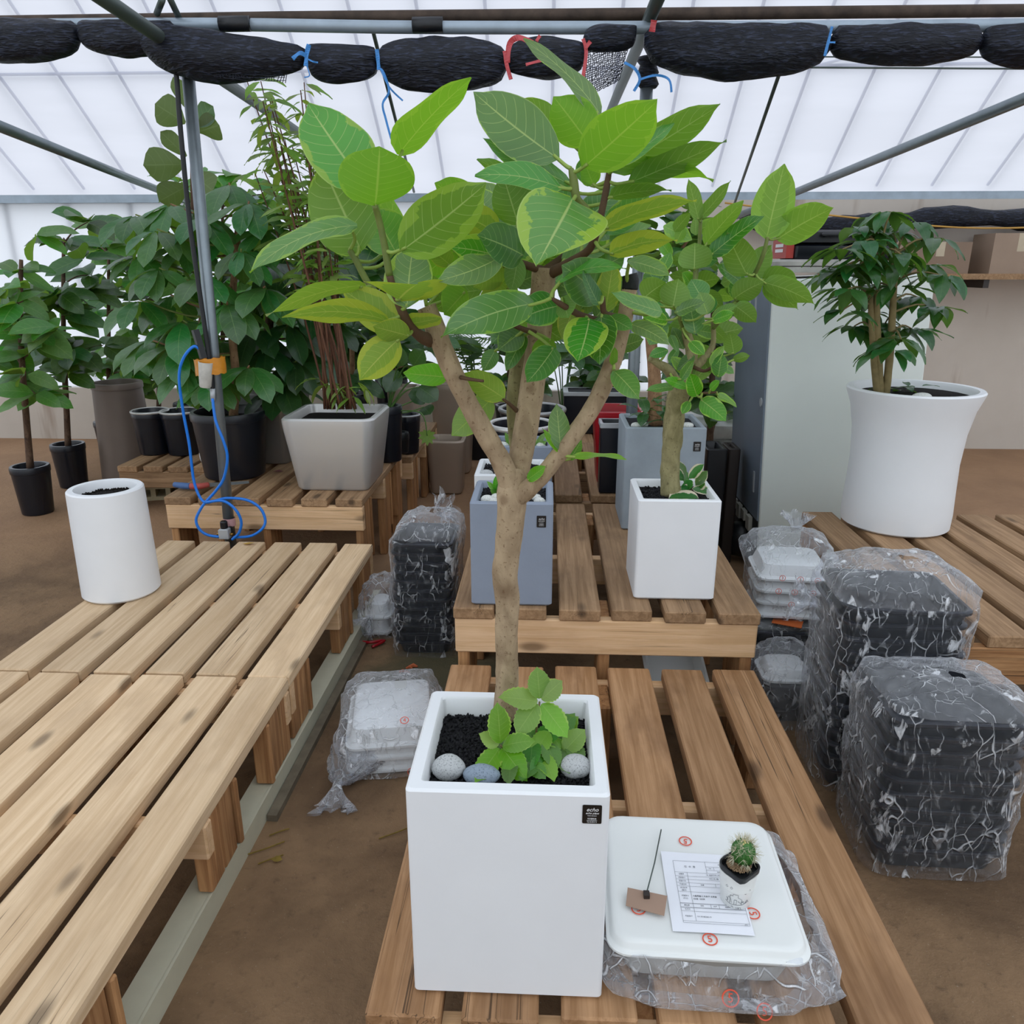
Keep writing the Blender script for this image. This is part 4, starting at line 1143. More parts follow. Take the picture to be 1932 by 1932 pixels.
S(1335, 592, 1320, 551, 38, 25, False, -.08, -.08, 0, 'f2b')
S(1385, 576, 1427, 609, 38, 20, True, .0, -.02, -.05, 'f2')
S(1344, 603, 1391, 576, 22, 40, False, -.04, -.08, -.08, 'f2b')
S(1344, 605, 1386, 590, 22, 30, False, -.06, -.10, 0, 'f2b')
S(1312, 630, 1300, 563, 42, 20, False, -.06, -.02, 0, 'f2')
S(1302, 644, 1329, 670, 24, 20, False, -.08, -.12, 0, 'f2b')
S(1355, 712, 1362, 667, 30, 18, False, -.10, -.10, 0, 'f2')
S(1340, 690, 1366, 652, 18, 35, False, -.08, -.10, 0, 'f2b')
S(1385, 668, 1377, 627, 36, 20, True, .0, .0, 0, 'f2')
S(1382, 679, 1415, 671, 17, 35, True, .0, .0, 0, 'f2')
S(1284, 718, 1309, 679, 18, 35, False, -.10, -.14, 0, 'f2')
S(1315, 748, 1301, 704, 32, 18, False, -.10, -.12, 0, 'f2b')
S(1272, 730, 1219, 738, 18, 35, False, -.06, -.10, -.06, 'f2')
S(1300, 733, 1253, 715, 18, 35, False, -.08, -.10, -.06, 'f2b')
S(1322, 754, 1370, 794, 40, 15, False, -.06, -.10, -.04, 'f2b')
S(1301, 757, 1287, 781, 18, 25, False, -.05, -.06, 0, 'f2b')
S(1340, 735, 1358, 718, 16, 30, False, -.06, -.08, 0, 'f2b')
S(1352, 744, 1390, 768, 15, 40, False, -.04, -.06, -.10, 'f2b')
S(1360, 690, 1385, 705, 16, 30, False, -.04, -.06, 0, 'f2')
S(1228, 560, 1196, 590, 30, 35, False, -.05, -.08, 0, 'f2')
S(1260, 605, 1200, 585, 24, 45, False, -.06, -.10, .1, 'f2b')
S(1275, 590, 1330, 570, 26, 40, False, -.10, -.14, -.05, 'f2')
S(1260, 660, 1225, 672, 20, 30, False, -.04, -.06, 0, 'f2')
rq = random.Random(12)
for k in range(62):
    a = rq.uniform(0, 6.28); rr = math.sqrt(rq.random())
    cx, cy_ = 1312 + 88*rr*math.cos(a), 560 + 165*rr*math.sin(a)*(1 if math.sin(a) > 0 else .9)
    if cy_ > 690: cx = 1312 + (cx-1312)*.6
    an = rq.uniform(0, 6.28); ln = rq.uniform(38, 66)
    bx, by = cx - math.cos(an)*ln/2, cy_ - math.sin(an)*ln*.4
    dy = rq.uniform(.0, .22)
    S(bx, by, bx + math.cos(an)*ln, by + math.sin(an)*ln*.8, ln*rq.uniform(.4, .6), rq.uniform(10, 45), rq.random() < .45, dy, dy + rq.uniform(-.04, .04), 0, rq.choice(['f2', 'f2', 'f2', 'f2b']), .03, petiole=False, nv=7)

# ---------------------------------------------------------------- little plants sharing the planters
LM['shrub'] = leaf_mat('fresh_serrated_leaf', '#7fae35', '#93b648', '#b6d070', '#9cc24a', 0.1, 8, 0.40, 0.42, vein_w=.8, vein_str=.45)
LM['shrub_d'] = leaf_mat('shaded_serrated_leaf', '#4f8a2a', '#6f9a3a', '#93b85a', None, 0, 8, 0.35, 0.42, vein_w=.8, vein_str=.45)  # darker copy of the shrub leaf, shade put into its colour
LM['hoya'] = leaf_mat('cream_edged_leaf', '#3c7434', '#9aa878', '#8fae66', '#ecdcc4', 0.62, 5, 0.25, 0.35, vein_str=.2)
LM['sprig'] = leaf_mat('light_sprig_leaf', '#5aa03a', '#7fae4a', '#b0d080', '#cfe0a0', 0.2, 6, 0.4, 0.4)
LM['umb'] = leaf_mat('umbrella_tree_leaf', '#32702f', '#648f3c', '#8fb268', None, 0, 7, 0.30, 0.30, vein_w=.8, vein_str=.5)
LM['umb_d'] = leaf_mat('dark_umbrella_leaf', '#1f4a26', '#4f7334', '#6f9454', None, 0, 7, 0.28, 0.30, vein_w=.8, vein_str=.45)
LM['cane'] = leaf_mat('narrow_cane_leaf', '#86a848', '#a3b055', '#a9be6c', None, 0, 4, 0.5, 0.45, vein_str=.4)
LM['fiddle'] = leaf_mat('fiddle_leaf', '#2f5530', '#5f6f42', '#8ea070', None, 0, 5, 0.22, 0.45, vein_str=.4)
LM['fig'] = leaf_mat('dark_fig_leaf', '#285a26', '#57803a', '#88aa60', None, 0, 7, 0.30, 0.36, vein_str=.4)
LM['figl'] = leaf_mat('light_back_leaf', '#4b8a38', '#7f9f48', '#a8c478', None, 0, 7, 0.40, 0.4, vein_str=.4)
LM['vase'] = leaf_mat('vase_tree_leaf', '#1f5a26', '#4a7a34', '#6f9a50', None, 0, 6, 0.26, 0.28, vein_str=.3)
LM['palm'] = leaf_mat('palm_leaflet', '#24502a', '#46703a', '#608a4a', None, 0, 3, 0.25, 0.4, vein_str=.2)

zg = ZP + .362
sh0 = atz(1000, 1420, zg)
shrub = thing('leafy_shrub', 'bright green serrated shrub growing beside the trunk in the big white planter', 'plant', sh0)
st = Tree(shrub, sh0.y)
def stem(tr, pts, r=.0022):
    tr.limb('stem', pts, [r, r*.8, r*.7], plain('reddish_stem', '#6a5a34', .6), 6, 4, 0)
stem(st, [(1005, 1425, .0), (1012, 1380, .0), (1018, 1324, -.0)]); stem(st, [(985, 1430, -.0), (962, 1422, -.02), (944, 1406, -.03)]); stem(st, [(1020, 1430, .0), (1045, 1425, -.01), (1062, 1420, -.01)])
def H(bx, by, tx, ty, w, roll=15, dyb=0, dyt=-.02, mat='shrub', c=0.0):
    # keep the blade above the grit
    dyb = min(dyb, atz(bx, by, zg + .018).y - st.Y); dyt = min(dyt, atz(tx, ty, zg + .016).y - st.Y)
    st.leaf(bx, by, tx, ty, w, roll, False, dyb, dyt, c, mat, .04, .16, .008, False, .62, .78, .05, 18)
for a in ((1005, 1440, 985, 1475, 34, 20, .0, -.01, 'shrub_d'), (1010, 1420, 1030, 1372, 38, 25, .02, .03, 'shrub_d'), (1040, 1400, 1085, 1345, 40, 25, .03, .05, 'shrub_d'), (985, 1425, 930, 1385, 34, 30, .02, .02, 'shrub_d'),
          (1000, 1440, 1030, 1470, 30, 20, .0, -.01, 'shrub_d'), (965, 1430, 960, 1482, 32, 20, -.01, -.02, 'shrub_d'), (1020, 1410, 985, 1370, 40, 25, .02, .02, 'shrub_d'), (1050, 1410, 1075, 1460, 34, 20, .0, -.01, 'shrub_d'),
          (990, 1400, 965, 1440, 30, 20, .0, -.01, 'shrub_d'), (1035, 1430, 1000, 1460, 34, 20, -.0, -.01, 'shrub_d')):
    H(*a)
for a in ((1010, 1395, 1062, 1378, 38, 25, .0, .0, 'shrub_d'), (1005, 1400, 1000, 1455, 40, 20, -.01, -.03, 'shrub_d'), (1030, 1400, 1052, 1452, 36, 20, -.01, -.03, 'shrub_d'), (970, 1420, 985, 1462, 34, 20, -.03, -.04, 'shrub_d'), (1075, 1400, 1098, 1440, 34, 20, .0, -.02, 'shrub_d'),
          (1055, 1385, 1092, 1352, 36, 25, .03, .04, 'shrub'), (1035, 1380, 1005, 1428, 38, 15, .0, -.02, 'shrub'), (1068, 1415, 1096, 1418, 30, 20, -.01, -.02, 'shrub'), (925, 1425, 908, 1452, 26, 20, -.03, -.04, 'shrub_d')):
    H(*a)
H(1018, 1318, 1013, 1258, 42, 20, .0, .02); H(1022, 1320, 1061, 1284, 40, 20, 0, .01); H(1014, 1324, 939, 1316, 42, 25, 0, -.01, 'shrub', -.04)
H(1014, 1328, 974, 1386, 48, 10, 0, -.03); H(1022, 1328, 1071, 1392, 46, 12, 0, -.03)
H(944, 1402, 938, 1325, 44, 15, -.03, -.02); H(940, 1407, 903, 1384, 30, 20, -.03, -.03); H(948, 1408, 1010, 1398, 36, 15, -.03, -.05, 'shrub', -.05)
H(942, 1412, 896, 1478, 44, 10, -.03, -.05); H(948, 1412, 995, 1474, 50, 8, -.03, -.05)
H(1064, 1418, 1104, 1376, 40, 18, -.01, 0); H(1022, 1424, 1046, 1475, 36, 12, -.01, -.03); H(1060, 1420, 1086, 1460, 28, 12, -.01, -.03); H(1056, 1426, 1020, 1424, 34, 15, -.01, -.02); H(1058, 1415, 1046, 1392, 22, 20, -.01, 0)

hy0 = atz(1296, 930, .47+.297)
hoya = thing('hoya_plant', 'small cream edged hoya in the white planter of the second ficus', 'plant', hy0)
ht_ = Tree(hoya, hy0.y - .0)
def HY(*a, **k): ht_.leaf(*a[:5], roll=k.get('roll', 18), dyb=k.get('d', -.01), dyt=k.get('e', -.03), c=k.get('c', 0), mat='hoya', petiole=False, nv=8, pa=.7, pb=.7)
stem(ht_, [(1296, 932), (1293, 912), (1290, 902)]); stem(ht_, [(1298, 930), (1312, 918), (1320, 908)])
HY(1290, 906, 1262, 878, 20); HY(1291, 904, 1280, 869, 18, e=.0); HY(1300, 902, 1328, 876, 22); HY(1312, 916, 1335, 888, 20); HY(1293, 912, 1294, 888, 14, e=.0); HY(1297, 925, 1293, 905, 26); HY(1306, 922, 1342, 930, 18, c=-.1); HY(1300, 928, 1285, 918, 20); HY(1318, 922, 1330, 908, 18)
ht_.leaf(1318, 941, 1262, 941, 22, 58, False, -.07, -.08, -.14, 'hoya', .1, petiole=False, pa=.5, pb=.5)

def sprig(label, px, py, zb, leaves, name='seedling', mat='sprig'):
    p0 = atz(px, py, zb)
    r = thing(name, label, 'plant', p0)
    tr = Tree(r, p0.y)
    stem(tr, [(px, py), (px, py-8), (px, py-16)], .0018)
    for (bx, by, tx, ty, w) in leaves: tr.leaf(bx, by, tx, ty, w, 20, False, 0, -.02, 0, mat, .05, petiole=False, nv=7)
    return r
sprig('light green seedling at the left in the blue grey planter', 936, 938, .47+.306, [(936, 928, 918, 908, 11), (936, 926, 935, 898, 14), (937, 930, 950, 905, 14), (937, 935, 925, 922, 9), (938, 930, 948, 930, 12)])
sprig('light green seedling right of the trunk in the white planter', 1000, 895,   .47+.252, [(998, 900, 1024, 882, 13), (998, 898, 990, 876, 12), (1000, 900, 1020, 896, 12)])
sprig('small green sprig in the small grey planter at the back', 962, 846, .47+.243, [(962, 840, 952, 815, 10), (962, 838, 968, 812, 10), (963, 842, 980, 824, 10), (1012, 842, 1030, 816, 12), (1010, 842, 1002, 818, 12), (1013, 844, 1032, 832, 10)])

# ---------------------------------------------------------------- shared leaves for plants farther away
def proto_leaf(name, mat, ratio, droop=.12, pa=.6, pb=.7, fold=.2, nv=6, nu=4, seed=0):
    return leaf_mesh(name, Vector((0,0,0)), Vector((0, 1, -.25*droop)), ratio, Vector((0, 0, 1)), LM[mat], 0, droop, fold, .02, seed, nv, nu, pa, pb)
PR = {}
for key, mat, ratio, pa, pb in (('umb', 'umb', .46, .75, .6), ('umb_d', 'umb_d', .46, .75, .6), ('cane', 'cane', .27, .6, .9), ('fig', 'fig', .58, .55, .75), ('figl', 'figl', .56, .55, .75), ('vase', 'vase', .44, .55, .95), ('shr', 'fig', .5, .6, .7)):
    PR[key] = [proto_leaf('leaf', mat, ratio*(1 + .1*(k-1)), .10 + .07*k, pa, pb, .2, 6, 4, k) for k in range(3)]
def put_leaf(root, me, B, dirv, up, size, name='leaf'):
    y = dirv.normalized()
    z = up - y*up.dot(y)
    z = z.normalized() if z.length > 1e-4 else y.orthogonal().normalized()
    x = y.cross(z)
    m = Matrix((x, y, z)).transposed()
    o = link(bpy.data.objects.new(name, me), root, B - root.location)
    o.rotation_euler = m.to_euler(); o.scale = (size, size, size)
    return o
def tube_part(root, name, pts, r0, r1, mat, n=8, bump=.1, per=5):
    P = spline(pts, per)
    MB().tube([p - root.location for p in P], lerp_list([r0, r1], len(P)), n, True, bump).build(name, mat, root, None, True)
def whorl(root, rg, C, key, n, size, pitch=-.75, spread=1.0, a0=None):
    a0 = rg.uniform(0, 6.28) if a0 is None else a0
    for k in range(n):
        a = a0 + 2*math.pi*k/n + rg.uniform(-.2, .2)
        pz = pitch + rg.uniform(-.35, .25)
        d = Vector((math.cos(a)*spread, math.sin(a)*spread, pz))
        put_leaf(root, rg.choice(PR[key]), C + d.normalized()*.02, d, Vector((0, -.35, .8)) + Vector((math.cos(a), math.sin(a), 0))*.6, size*rg.uniform(.75, 1.12))

def umbrella_tree(root, Y, trunk, whorls, key, size, seed, r=(.024, .014), bk='bark_brown', n=(6, 8)):
    rg = random.Random(seed)
    tp = [at(x, y, Y + d) for x, y, d in trunk]
    tube_part(root, 'trunk', tp, r[0], r[1], M[bk])
    tops = spline(tp, 6)
    for (x, y, d) in whorls:
        C = at(x, y, Y + d)
        q = min(tops, key=lambda p: (p - C).length + max(0, p.z - C.z + .05)*2)
        tube_part(root, 'branch', [q, (q + C)/2 + Vector((0, 0, -.03)), C], .007, .004, LM['stem'] if rg.random() < .5 else M['bark_brown'], 6, 0, 3)
        whorl(root, rg, C, key, rg.randint(*n), size)

umbrella_tree(umb, 3.70, [(440, 790, 0), (444, 700, .0), (436, 600, .02), (446, 480, .03), (452, 380, .03)],
    [(296, 432, -.1), (262, 480, .05), (322, 385, .1), (380, 408, -.05), (432, 345, .1), (300, 505, -.12), (262, 565, -.05), (322, 556, .12), (384, 520, -.16), (345, 604, -.08), (282, 640, .1), (428, 570, -.22), (352, 690, -.12), (412, 640, .1),
     (455, 470, -.15), (500, 430, .05), (398, 715, -.2), (470, 690, -.15), (420, 440, .12), (256, 405, .1), (350, 460, .1), (470, 380, -.05), (330, 650, -.1), (500, 540, -.1)], 'umb', .215, 31, n=(7, 9))
umbrella_tree(dark_pot, 4.08, [(492, 745, 0), (505, 640, 0), (512, 560, .02), (520, 470, .02)],
    [(470, 560, -.1), (545, 610, -.15), (560, 680, -.2), (505, 655, -.22), (590, 560, .0), (625, 610, .05), (520, 495, -.1), (600, 480, .1), (565, 430, .1), (480, 470, 0), (640, 520, .1), (540, 540, -.18), (600, 650, -.05), (530, 720, -.18), (480, 620, -.2)], 'umb_d', .25, 32, (.03, .016), 'bark_dark', (7, 9))

# canes in the silver pot
rc = random.Random(9)
CY = cane_pot.location.y
cane_m = plain('red_brown_cane', '#6a4632', .6, 0, .3, .25, 30)
for k in range(22):
    bx = rc.uniform(612, 672); tx = rc.uniform(430, 640); ty = rc.uniform(150, 420)
    d0 = rc.uniform(-.10, .10); d1 = d0 + rc.uniform(-.15, .15)
    mid = (bx*.55 + tx*.45 + rc.uniform(-8, 8), (770 + ty)/2, CY + (d0+d1)/2)
    P = [at(bx, 772, CY + d0), at(*mid), at(tx, ty, CY + d1)]
    tube_part(cane_pot, 'cane', P, .0065, .0022, cane_m, 6, .05, 6)
    pts = spline(P, 10)
    for j in range(10, 21):
        for q in range(3):
            if rc.random() < .58:
                B = pts[j]; a = rc.uniform(0, 6.28)
                d = Vector((math.cos(a), math.sin(a)*.8, rc.uniform(-.7, .15)))
                put_leaf(cane_pot, rc.choice(PR['cane']), B + d*.01, d, Vector((0, -.5, .9)), rc.uniform(.075, .15))
for (x, y) in ((600, 715), (625, 722), (690, 735), (668, 748), (655, 728), (640, 742), (676, 722), (612, 726)):
    B = at(x, y, CY - .06)
    for q in range(3):
        a = rc.uniform(0, 6.28); d = Vector((math.cos(a), math.sin(a)*.6, rc.uniform(-1.2, .1)))
        put_leaf(cane_pot, rc.choice(PR['cane']), B, d, Vector((0, 0, 1)), rc.uniform(.07, .13))

# fiddle leaf tree behind the pole
fid = tub('fiddle leaf fig rising above the umbrella tree behind the pole', 372, 5.12, .29, .14, .28, M['black'], None, .8, 'potted_fiddle_fig', 'potted tree')
fd = Tree(fid, 4.75)
fd.limb('trunk', [(372, 800, .3), (380, 600, .2), (366, 430, .05), (362, 300, 0), (352, 180, 0)], [.02, .018, .015, .012, .006], M['bark_dark'], 8)
for a in ((350, 232, 292, 196, 60, 15, True), (352, 295, 302, 248, 34, 25, True), (350, 310, 270, 312, 62, 12, True), (358, 210, 326, 145, 30, 30, True), (372, 250, 414, 236, 50, 20, True), (368, 240, 402, 200, 36, 35, False), (365, 330, 402, 360, 50, 20, True), (355, 350, 300, 380, 50, 25, True)):
    fd.leaf(*a, dyb=0, dyt=-.05, mat='fiddle', pa=.9, pb=.45, nv=9, petiole=False)

# monstera leaves
mt = Tree(monstera, 4.02)
mst = plain('green_stalk', '#557a38', .5)
def monst(bx, by, tx, ty, w, roll=15, U=False, m='umb_d', dy=0.0):
    tube_part(monstera, 'stalk', [monstera.location + Vector((0, 0, .26)), at((bx + 735)/2, by + 10, 4.02 + dy/2), at(bx, by, 4.02 + dy)], .005, .003, mst, 6, 0)
    mt.leaf(bx, by, tx, ty, w, roll, U, dy, dy - .04, 0, m, .05, petiole=False, pa=.4, pb=.5, nv=9)
for a in ((790, 730, 826, 756, 40), (752, 700, 728, 740, 36), (780, 690, 800, 660, 36), (760, 690, 745, 655, 30), (800, 715, 838, 700, 38), (800, 768, 812, 782, 30), (740, 720, 712, 715, 30), (806, 750, 770, 745, 34), (770, 710, 792, 700, 30)):
    monst(*a, dy=random.Random(a[0]).uniform(-.15, .1))
# the one cut leaf hanging below: lobes are real
cl = MB()
c0 = at(806, 822, 3.95); 
for k in range(9):
    a = R(-150 + k*37.5); ln = .055 if k not in (0, 8) else .04
    dv = Vector((math.sin(a), -.1, -math.cos(a)*-1)); dv = Vector((math.sin(a)*.9, -.15, -math.cos(a)))
    sd = dv.cross(Vector((0, 1, 0))).normalized()*.011
    p = c0 - monstera.location
    cl.add([p, p + dv*ln*.6 + sd, p + dv*ln, p + dv*ln*.6 - sd], [(0, 1, 2, 3)])
cl.build('cut_leaf', LM['figl'], monstera)
tube_part(monstera, 'stalk', [monstera.location + Vector((.05, 0, .27)), at(795, 780, 3.95), c0], .004, .003, mst, 6, 0)

# trees standing along the back
def back_tree(label, px, Y, zb, top, spread, n, key, size, seed, r=.11, h=.3, lean=0, pot='navy', name='potted_tree', bk='bark_dark', low=None, ztop=None):
    root = tub(label, px, Y, zb, r, h, M[pot], None, .8, name, 'potted tree')
    rg = random.Random(seed)
    x0, y0 = px, 800
    P = [root.location + Vector((0, 0, h - .05)), at(px + lean*.4, (760+top)/2 + 60, Y), at(px + lean, top + 60, Y)]
    tube_part(root, 'trunk', P, .022, .010, M[bk])
    pts = spline(P, 6)
    low_ = low if low is not None else 640
    for k in range(n):
        x = px + lean*.7 + rg.gauss(0, spread*.5); y = rg.uniform(top, low_)
        C = at(x, y, Y + rg.uniform(-.28, .28))
        q = min(pts, key=lambda p: (p - C).length + max(0, p.z - C.z)*2)
        if k % 2 == 0:
            tube_part(root, 'branch', [q, (q+C)/2 + Vector((0, 0, .02)), C], .006, .003, M[bk], 5, 0, 3)
        for j in range(rg.randint(4, 6)):
            a = rg.uniform(0, 6.28)
            d = Vector((math.cos(a), math.sin(a), rg.uniform(-.7, .4)))
            put_leaf(root, rg.choice(PR[key]), C + d*.01, d, Vector((rg.uniform(-.5, .5), -.6, .8)), size*1.3*rg.uniform(.7, 1.2))
    return root
back_tree('leafy tree at the far left edge behind the tall taupe pot', 205, 5.8, 0, 420, 70, 24, 'figl', .14, 41, low=720)
back_tree('dark fig tree in the back row left of the canes', 560, 5.35, .40, 420, 90, 26, 'fig', .17, 42, low=720)
back_tree('dark fig tree in the back row right of the canes', 668, 4.75, .40, 430, 70, 24, 'fig', .17, 43, lean=-10, bk='bark_brown', low=720)
back_tree('brown stemmed fig tree behind the monstera', 742, 5.10, .40, 470, 70, 22, 'fig', .17, 44, h=.34, lean=-15, bk='bark_brown', low=700)
back_tree('dark bushy tree directly behind the ficus fork', 960, 6.1, .0, 560, 60, 18, 'fig', .16, 45, h=.4, bk='bark_dark', low=730)
back_tree('leafy tree behind the right limb of the big ficus', 1115, 5.36, .42, 560, 70, 24, 'fig', .13, 46, r=.1, bk='bark_brown', low=740)
back_tree('bushy dark tree between pole and fridge', 1345, 4.3, .0, 470, 55, 26, 'fig', .14, 47, r=.1, h=.35, bk='bark_dark', low=800)
back_tree('pale leaved tree far behind the left bench', 420, 5.8, .0, 330, 110, 30, 'figl', .17, 48, low=640)
back_tree('dark tree in the back corner left of the pole', 300, 6.0, .0, 470, 90, 24, 'fig', .18, 49, low=720)

back_tree('leafy tree left of the far left pallet, at the edge of the view', 120, 5.0, .0, 400, 80, 22, 'fig', .16, 51, h=.3, low=720)
back_tree('pale leafy tree left of the white cylinder pot', 40, 4.4, .0, 430, 80, 20, 'figl', .16, 52, h=.3, low=760)

# foliage and second trunk in the slate planter
rg = random.Random(77)
SL = slate.location
tube_part(slate, 'trunk', [at(1236, 805, 3.0), at(1234, 700, 3.02), at(1226, 600, 3.04), at(1240, 480, 3.05)], .030, .016, M['bark_brown'], 12)
slate['category'] = 'potted tree'; slate['label'] = 'brown trunked tree with pebbles in a tall weathered slate grey planter'
for k in range(30):
    C = at(rg.uniform(1205, 1262), rg.uniform(752, 800), 2.95 + rg.uniform(-.08, .05))
    a = rg.uniform(0, 6.28); d = Vector((math.cos(a), math.sin(a), rg.uniform(-.6, .5)))
    put_leaf(slate, rg.choice(PR['shr']), C, d, Vector((0, 0, 1)), rg.uniform(.05, .09))
for k in range(60):
    a = rg.uniform(0, 6.28); rr = math.sqrt(rg.random())
    C = at(1270 + 85*rr*math.cos(a), 450 + 65*rr*math.sin(a), 3.05 + rg.uniform(-.2, .2))
    a = rg.uniform(0, 6.28); d = Vector((math.cos(a), math.sin(a), rg.uniform(-.6, .3)))
    put_leaf(slate, rg.choice(PR['fig']), C, d, Vector((0, 0, 1)), rg.uniform(.12, .17))
for (x, y) in ((1230, 500), (1265, 470), (1300, 450), (1290, 420)):
    tube_part(slate, 'branch', [at(1228, 590, 3.04), at((x+1228)/2, (y+560)/2, 3.05), at(x, y, 3.05)], .010, .005, M['bark_brown'], 6, 0)

# tree in the vase
rv = random.Random(5)
VO = vase.location; VY = VO.y
top0 = at(1662, 755, VY)
vb = plain('pale_stem_bark', '#8a7a52', .75, 0, .3, .3, 30, .3, 80)
stems = [[(1660, 765), (1650, 690), (1642, 560)], [(1662, 765), (1658, 690), (1654, 580), (1660, 470)], [(1666, 765), (1676, 700), (1684, 590), (1690, 480)]]
ends = []
for s_ in stems:
    P = [at(x, y, VY - .02) for x, y in s_]
    tube_part(vase, 'stem', P, .017, .010, vb, 10); ends += spline(P, 6)[6:]
for (x, y) in [(1612, 430), (1640, 410), (1680, 400), (1720, 420), (1760, 450), (1590, 470), (1570, 520), (1620, 500), (1660, 470), (1700, 480), (1745, 500), (1780, 520), (1600, 545), (1640, 540), (1690, 540), (1730, 560), (1770, 580), (1590, 585), (1640, 590), (1670, 610), (1720, 620), (1660, 440), (1685, 440), (1655, 510), (1610, 560), (1700, 640), (1585, 505), (1630, 455), (1612, 615), (1682, 660), (1690, 620), (1662, 560), (1648, 480), (1600, 500), (1685, 500)]:
    C = at(x, y, VY + rv.uniform(-.18, .18))
    q = min(ends, key=lambda p: (p-C).length)
    tube_part(vase, 'twig', [q, (q+C)/2 + Vector((0, 0, .02)), C], .005, .0025, vb, 5, 0, 3)
    for j in range(9):
        a = rv.uniform(0, 6.28)
        d = Vector((math.cos(a), math.sin(a), rv.uniform(-1.1, -.1)))
        put_leaf(vase, rv.choice(PR['vase']), C + Vector((math.cos(a), math.sin(a), 0))*rv.uniform(0, .05), d, Vector((0, 0, 1)), rv.uniform(.08, .13))
for k in range(18):
    C = at(rv.uniform(1668, 1740), rv.uniform(728, 756), VY - .02); a = rv.uniform(0, 6.28)
    put_leaf(vase, rv.choice(PR['vase']), C, Vector((math.cos(a), math.sin(a), rv.uniform(-.5, .3))), Vector((0, 0, 1)), rv.uniform(.05, .08))

# palms
def palm(label, px, Y, zb, top, n, seed, size=.55, pot='navy'):
    root = tub(label, px, Y, zb, .12, .28, M[pot], None, .8, 'potted_palm', 'potted palm')
    rg = random.Random(seed)
    base = root.location + Vector((0, 0, .26))
    for k in range(n):
        a = rg.uniform(0, 6.28); sp = rg.uniform(.12, .35)
        T = at(px, top, Y); H_ = T.z - base.z
        tip = base + Vector((math.cos(a)*sp*2, math.sin(a)*sp*1.2, H_*rg.uniform(.7, 1)))
        mid = base + Vector((math.cos(a)*sp*.5, math.sin(a)*sp*.3, H_*rg.uniform(.65, .85)))
        P = spline([base, mid, tip], 12)
        m = MB(); m.tube([p - root.location for p in P], lerp_list([.006, .002], len(P)), 5)
        side = Vector((-math.sin(a), math.cos(a), 0))
        for i in range(9, len(P)):
            t = (P[i] - P[i-1]).normalized()
            for sg in (-1, 1):
                d = (side*sg + t*.5 + Vector((0, 0, -.35))).normalized(); ln = .16*math.sin(math.pi*(i-8)/(len(P)-7)) + .04
                w = t*.007
                p = P[i] - root.location
                m.add([p - w, p + d*ln*.5 - w*1.1, p + d*ln + Vector((0, 0, -.02)), p + d*ln*.5 + w*1.1, p + w], [(0, 1, 2, 3, 4)])
        m.build('frond', LM['palm'], root)
    return root
palm('feathery palm behind the left limb of the big ficus', 900, 5.95, .0, 600, 9, 61)
palm('palm in the back row right of the ficus trunk', 1062, 6.1, .0, 600, 9, 62)

# ---------------------------------------------------------------- trays and polythene bags
def tray_mesh(hx, hy, h, mat, flip=False, rad=.035):
    m = MB(); t = .004
    pr = [(hx-.030, hy-.030, rad*.8, 0), (hx-.024, hy-.024, rad*.8, .004), (hx-.012, hy-.012, rad*.9, h*.72), (hx-.010, hy-.010, rad, h*.74), (hx-.006, hy-.006, rad, h-.010), (hx, hy, rad, h-.009), (hx, hy, rad, h-.002), (hx-.003, hy-.003, rad, h), (hx-.010, hy-.010, rad, h), (hx-.014, hy-.014, rad*.9, h*.72), (hx-.026, hy-.026, rad*.8, .008)]
    m.rrect(pr, 5, True, True)
    if flip: m.v = [(x, -y, h - z) for x, y, z in m.v]
    return m.mesh('tray', mat, True, 35)
ORD = ['first', 'second', 'third', 'fourth', 'fifth', 'sixth', 'seventh', 'eighth', 'ninth', 'tenth', 'eleventh', 'twelfth', 'thirteenth']
def tray_stack(n, x, y, z, hx, hy, h, dz, mat, name, labels, cat='tray', group=None, flip=False, rz=0.0, jit=.004):
    me = tray_mesh(hx, hy, h, mat, flip); rg = random.Random(int(abs(x)*1000))
    for k in range(n):
        o = link(bpy.data.objects.new(name, me), None, (x + rg.uniform(-jit, jit), y + rg.uniform(-jit, jit), z + k*dz))
        o.rotation_euler = (0, 0, rz + rg.uniform(-.02, .02))
        lb = labels.replace('black tray', ('%s black tray from the floor' % ORD[k]) if k < n-1 else 'topmost black tray', 1) if isinstance(labels, str) and n > 1 else labels if isinstance(labels, str) else labels[k]
        tag(o, lb, cat, group)
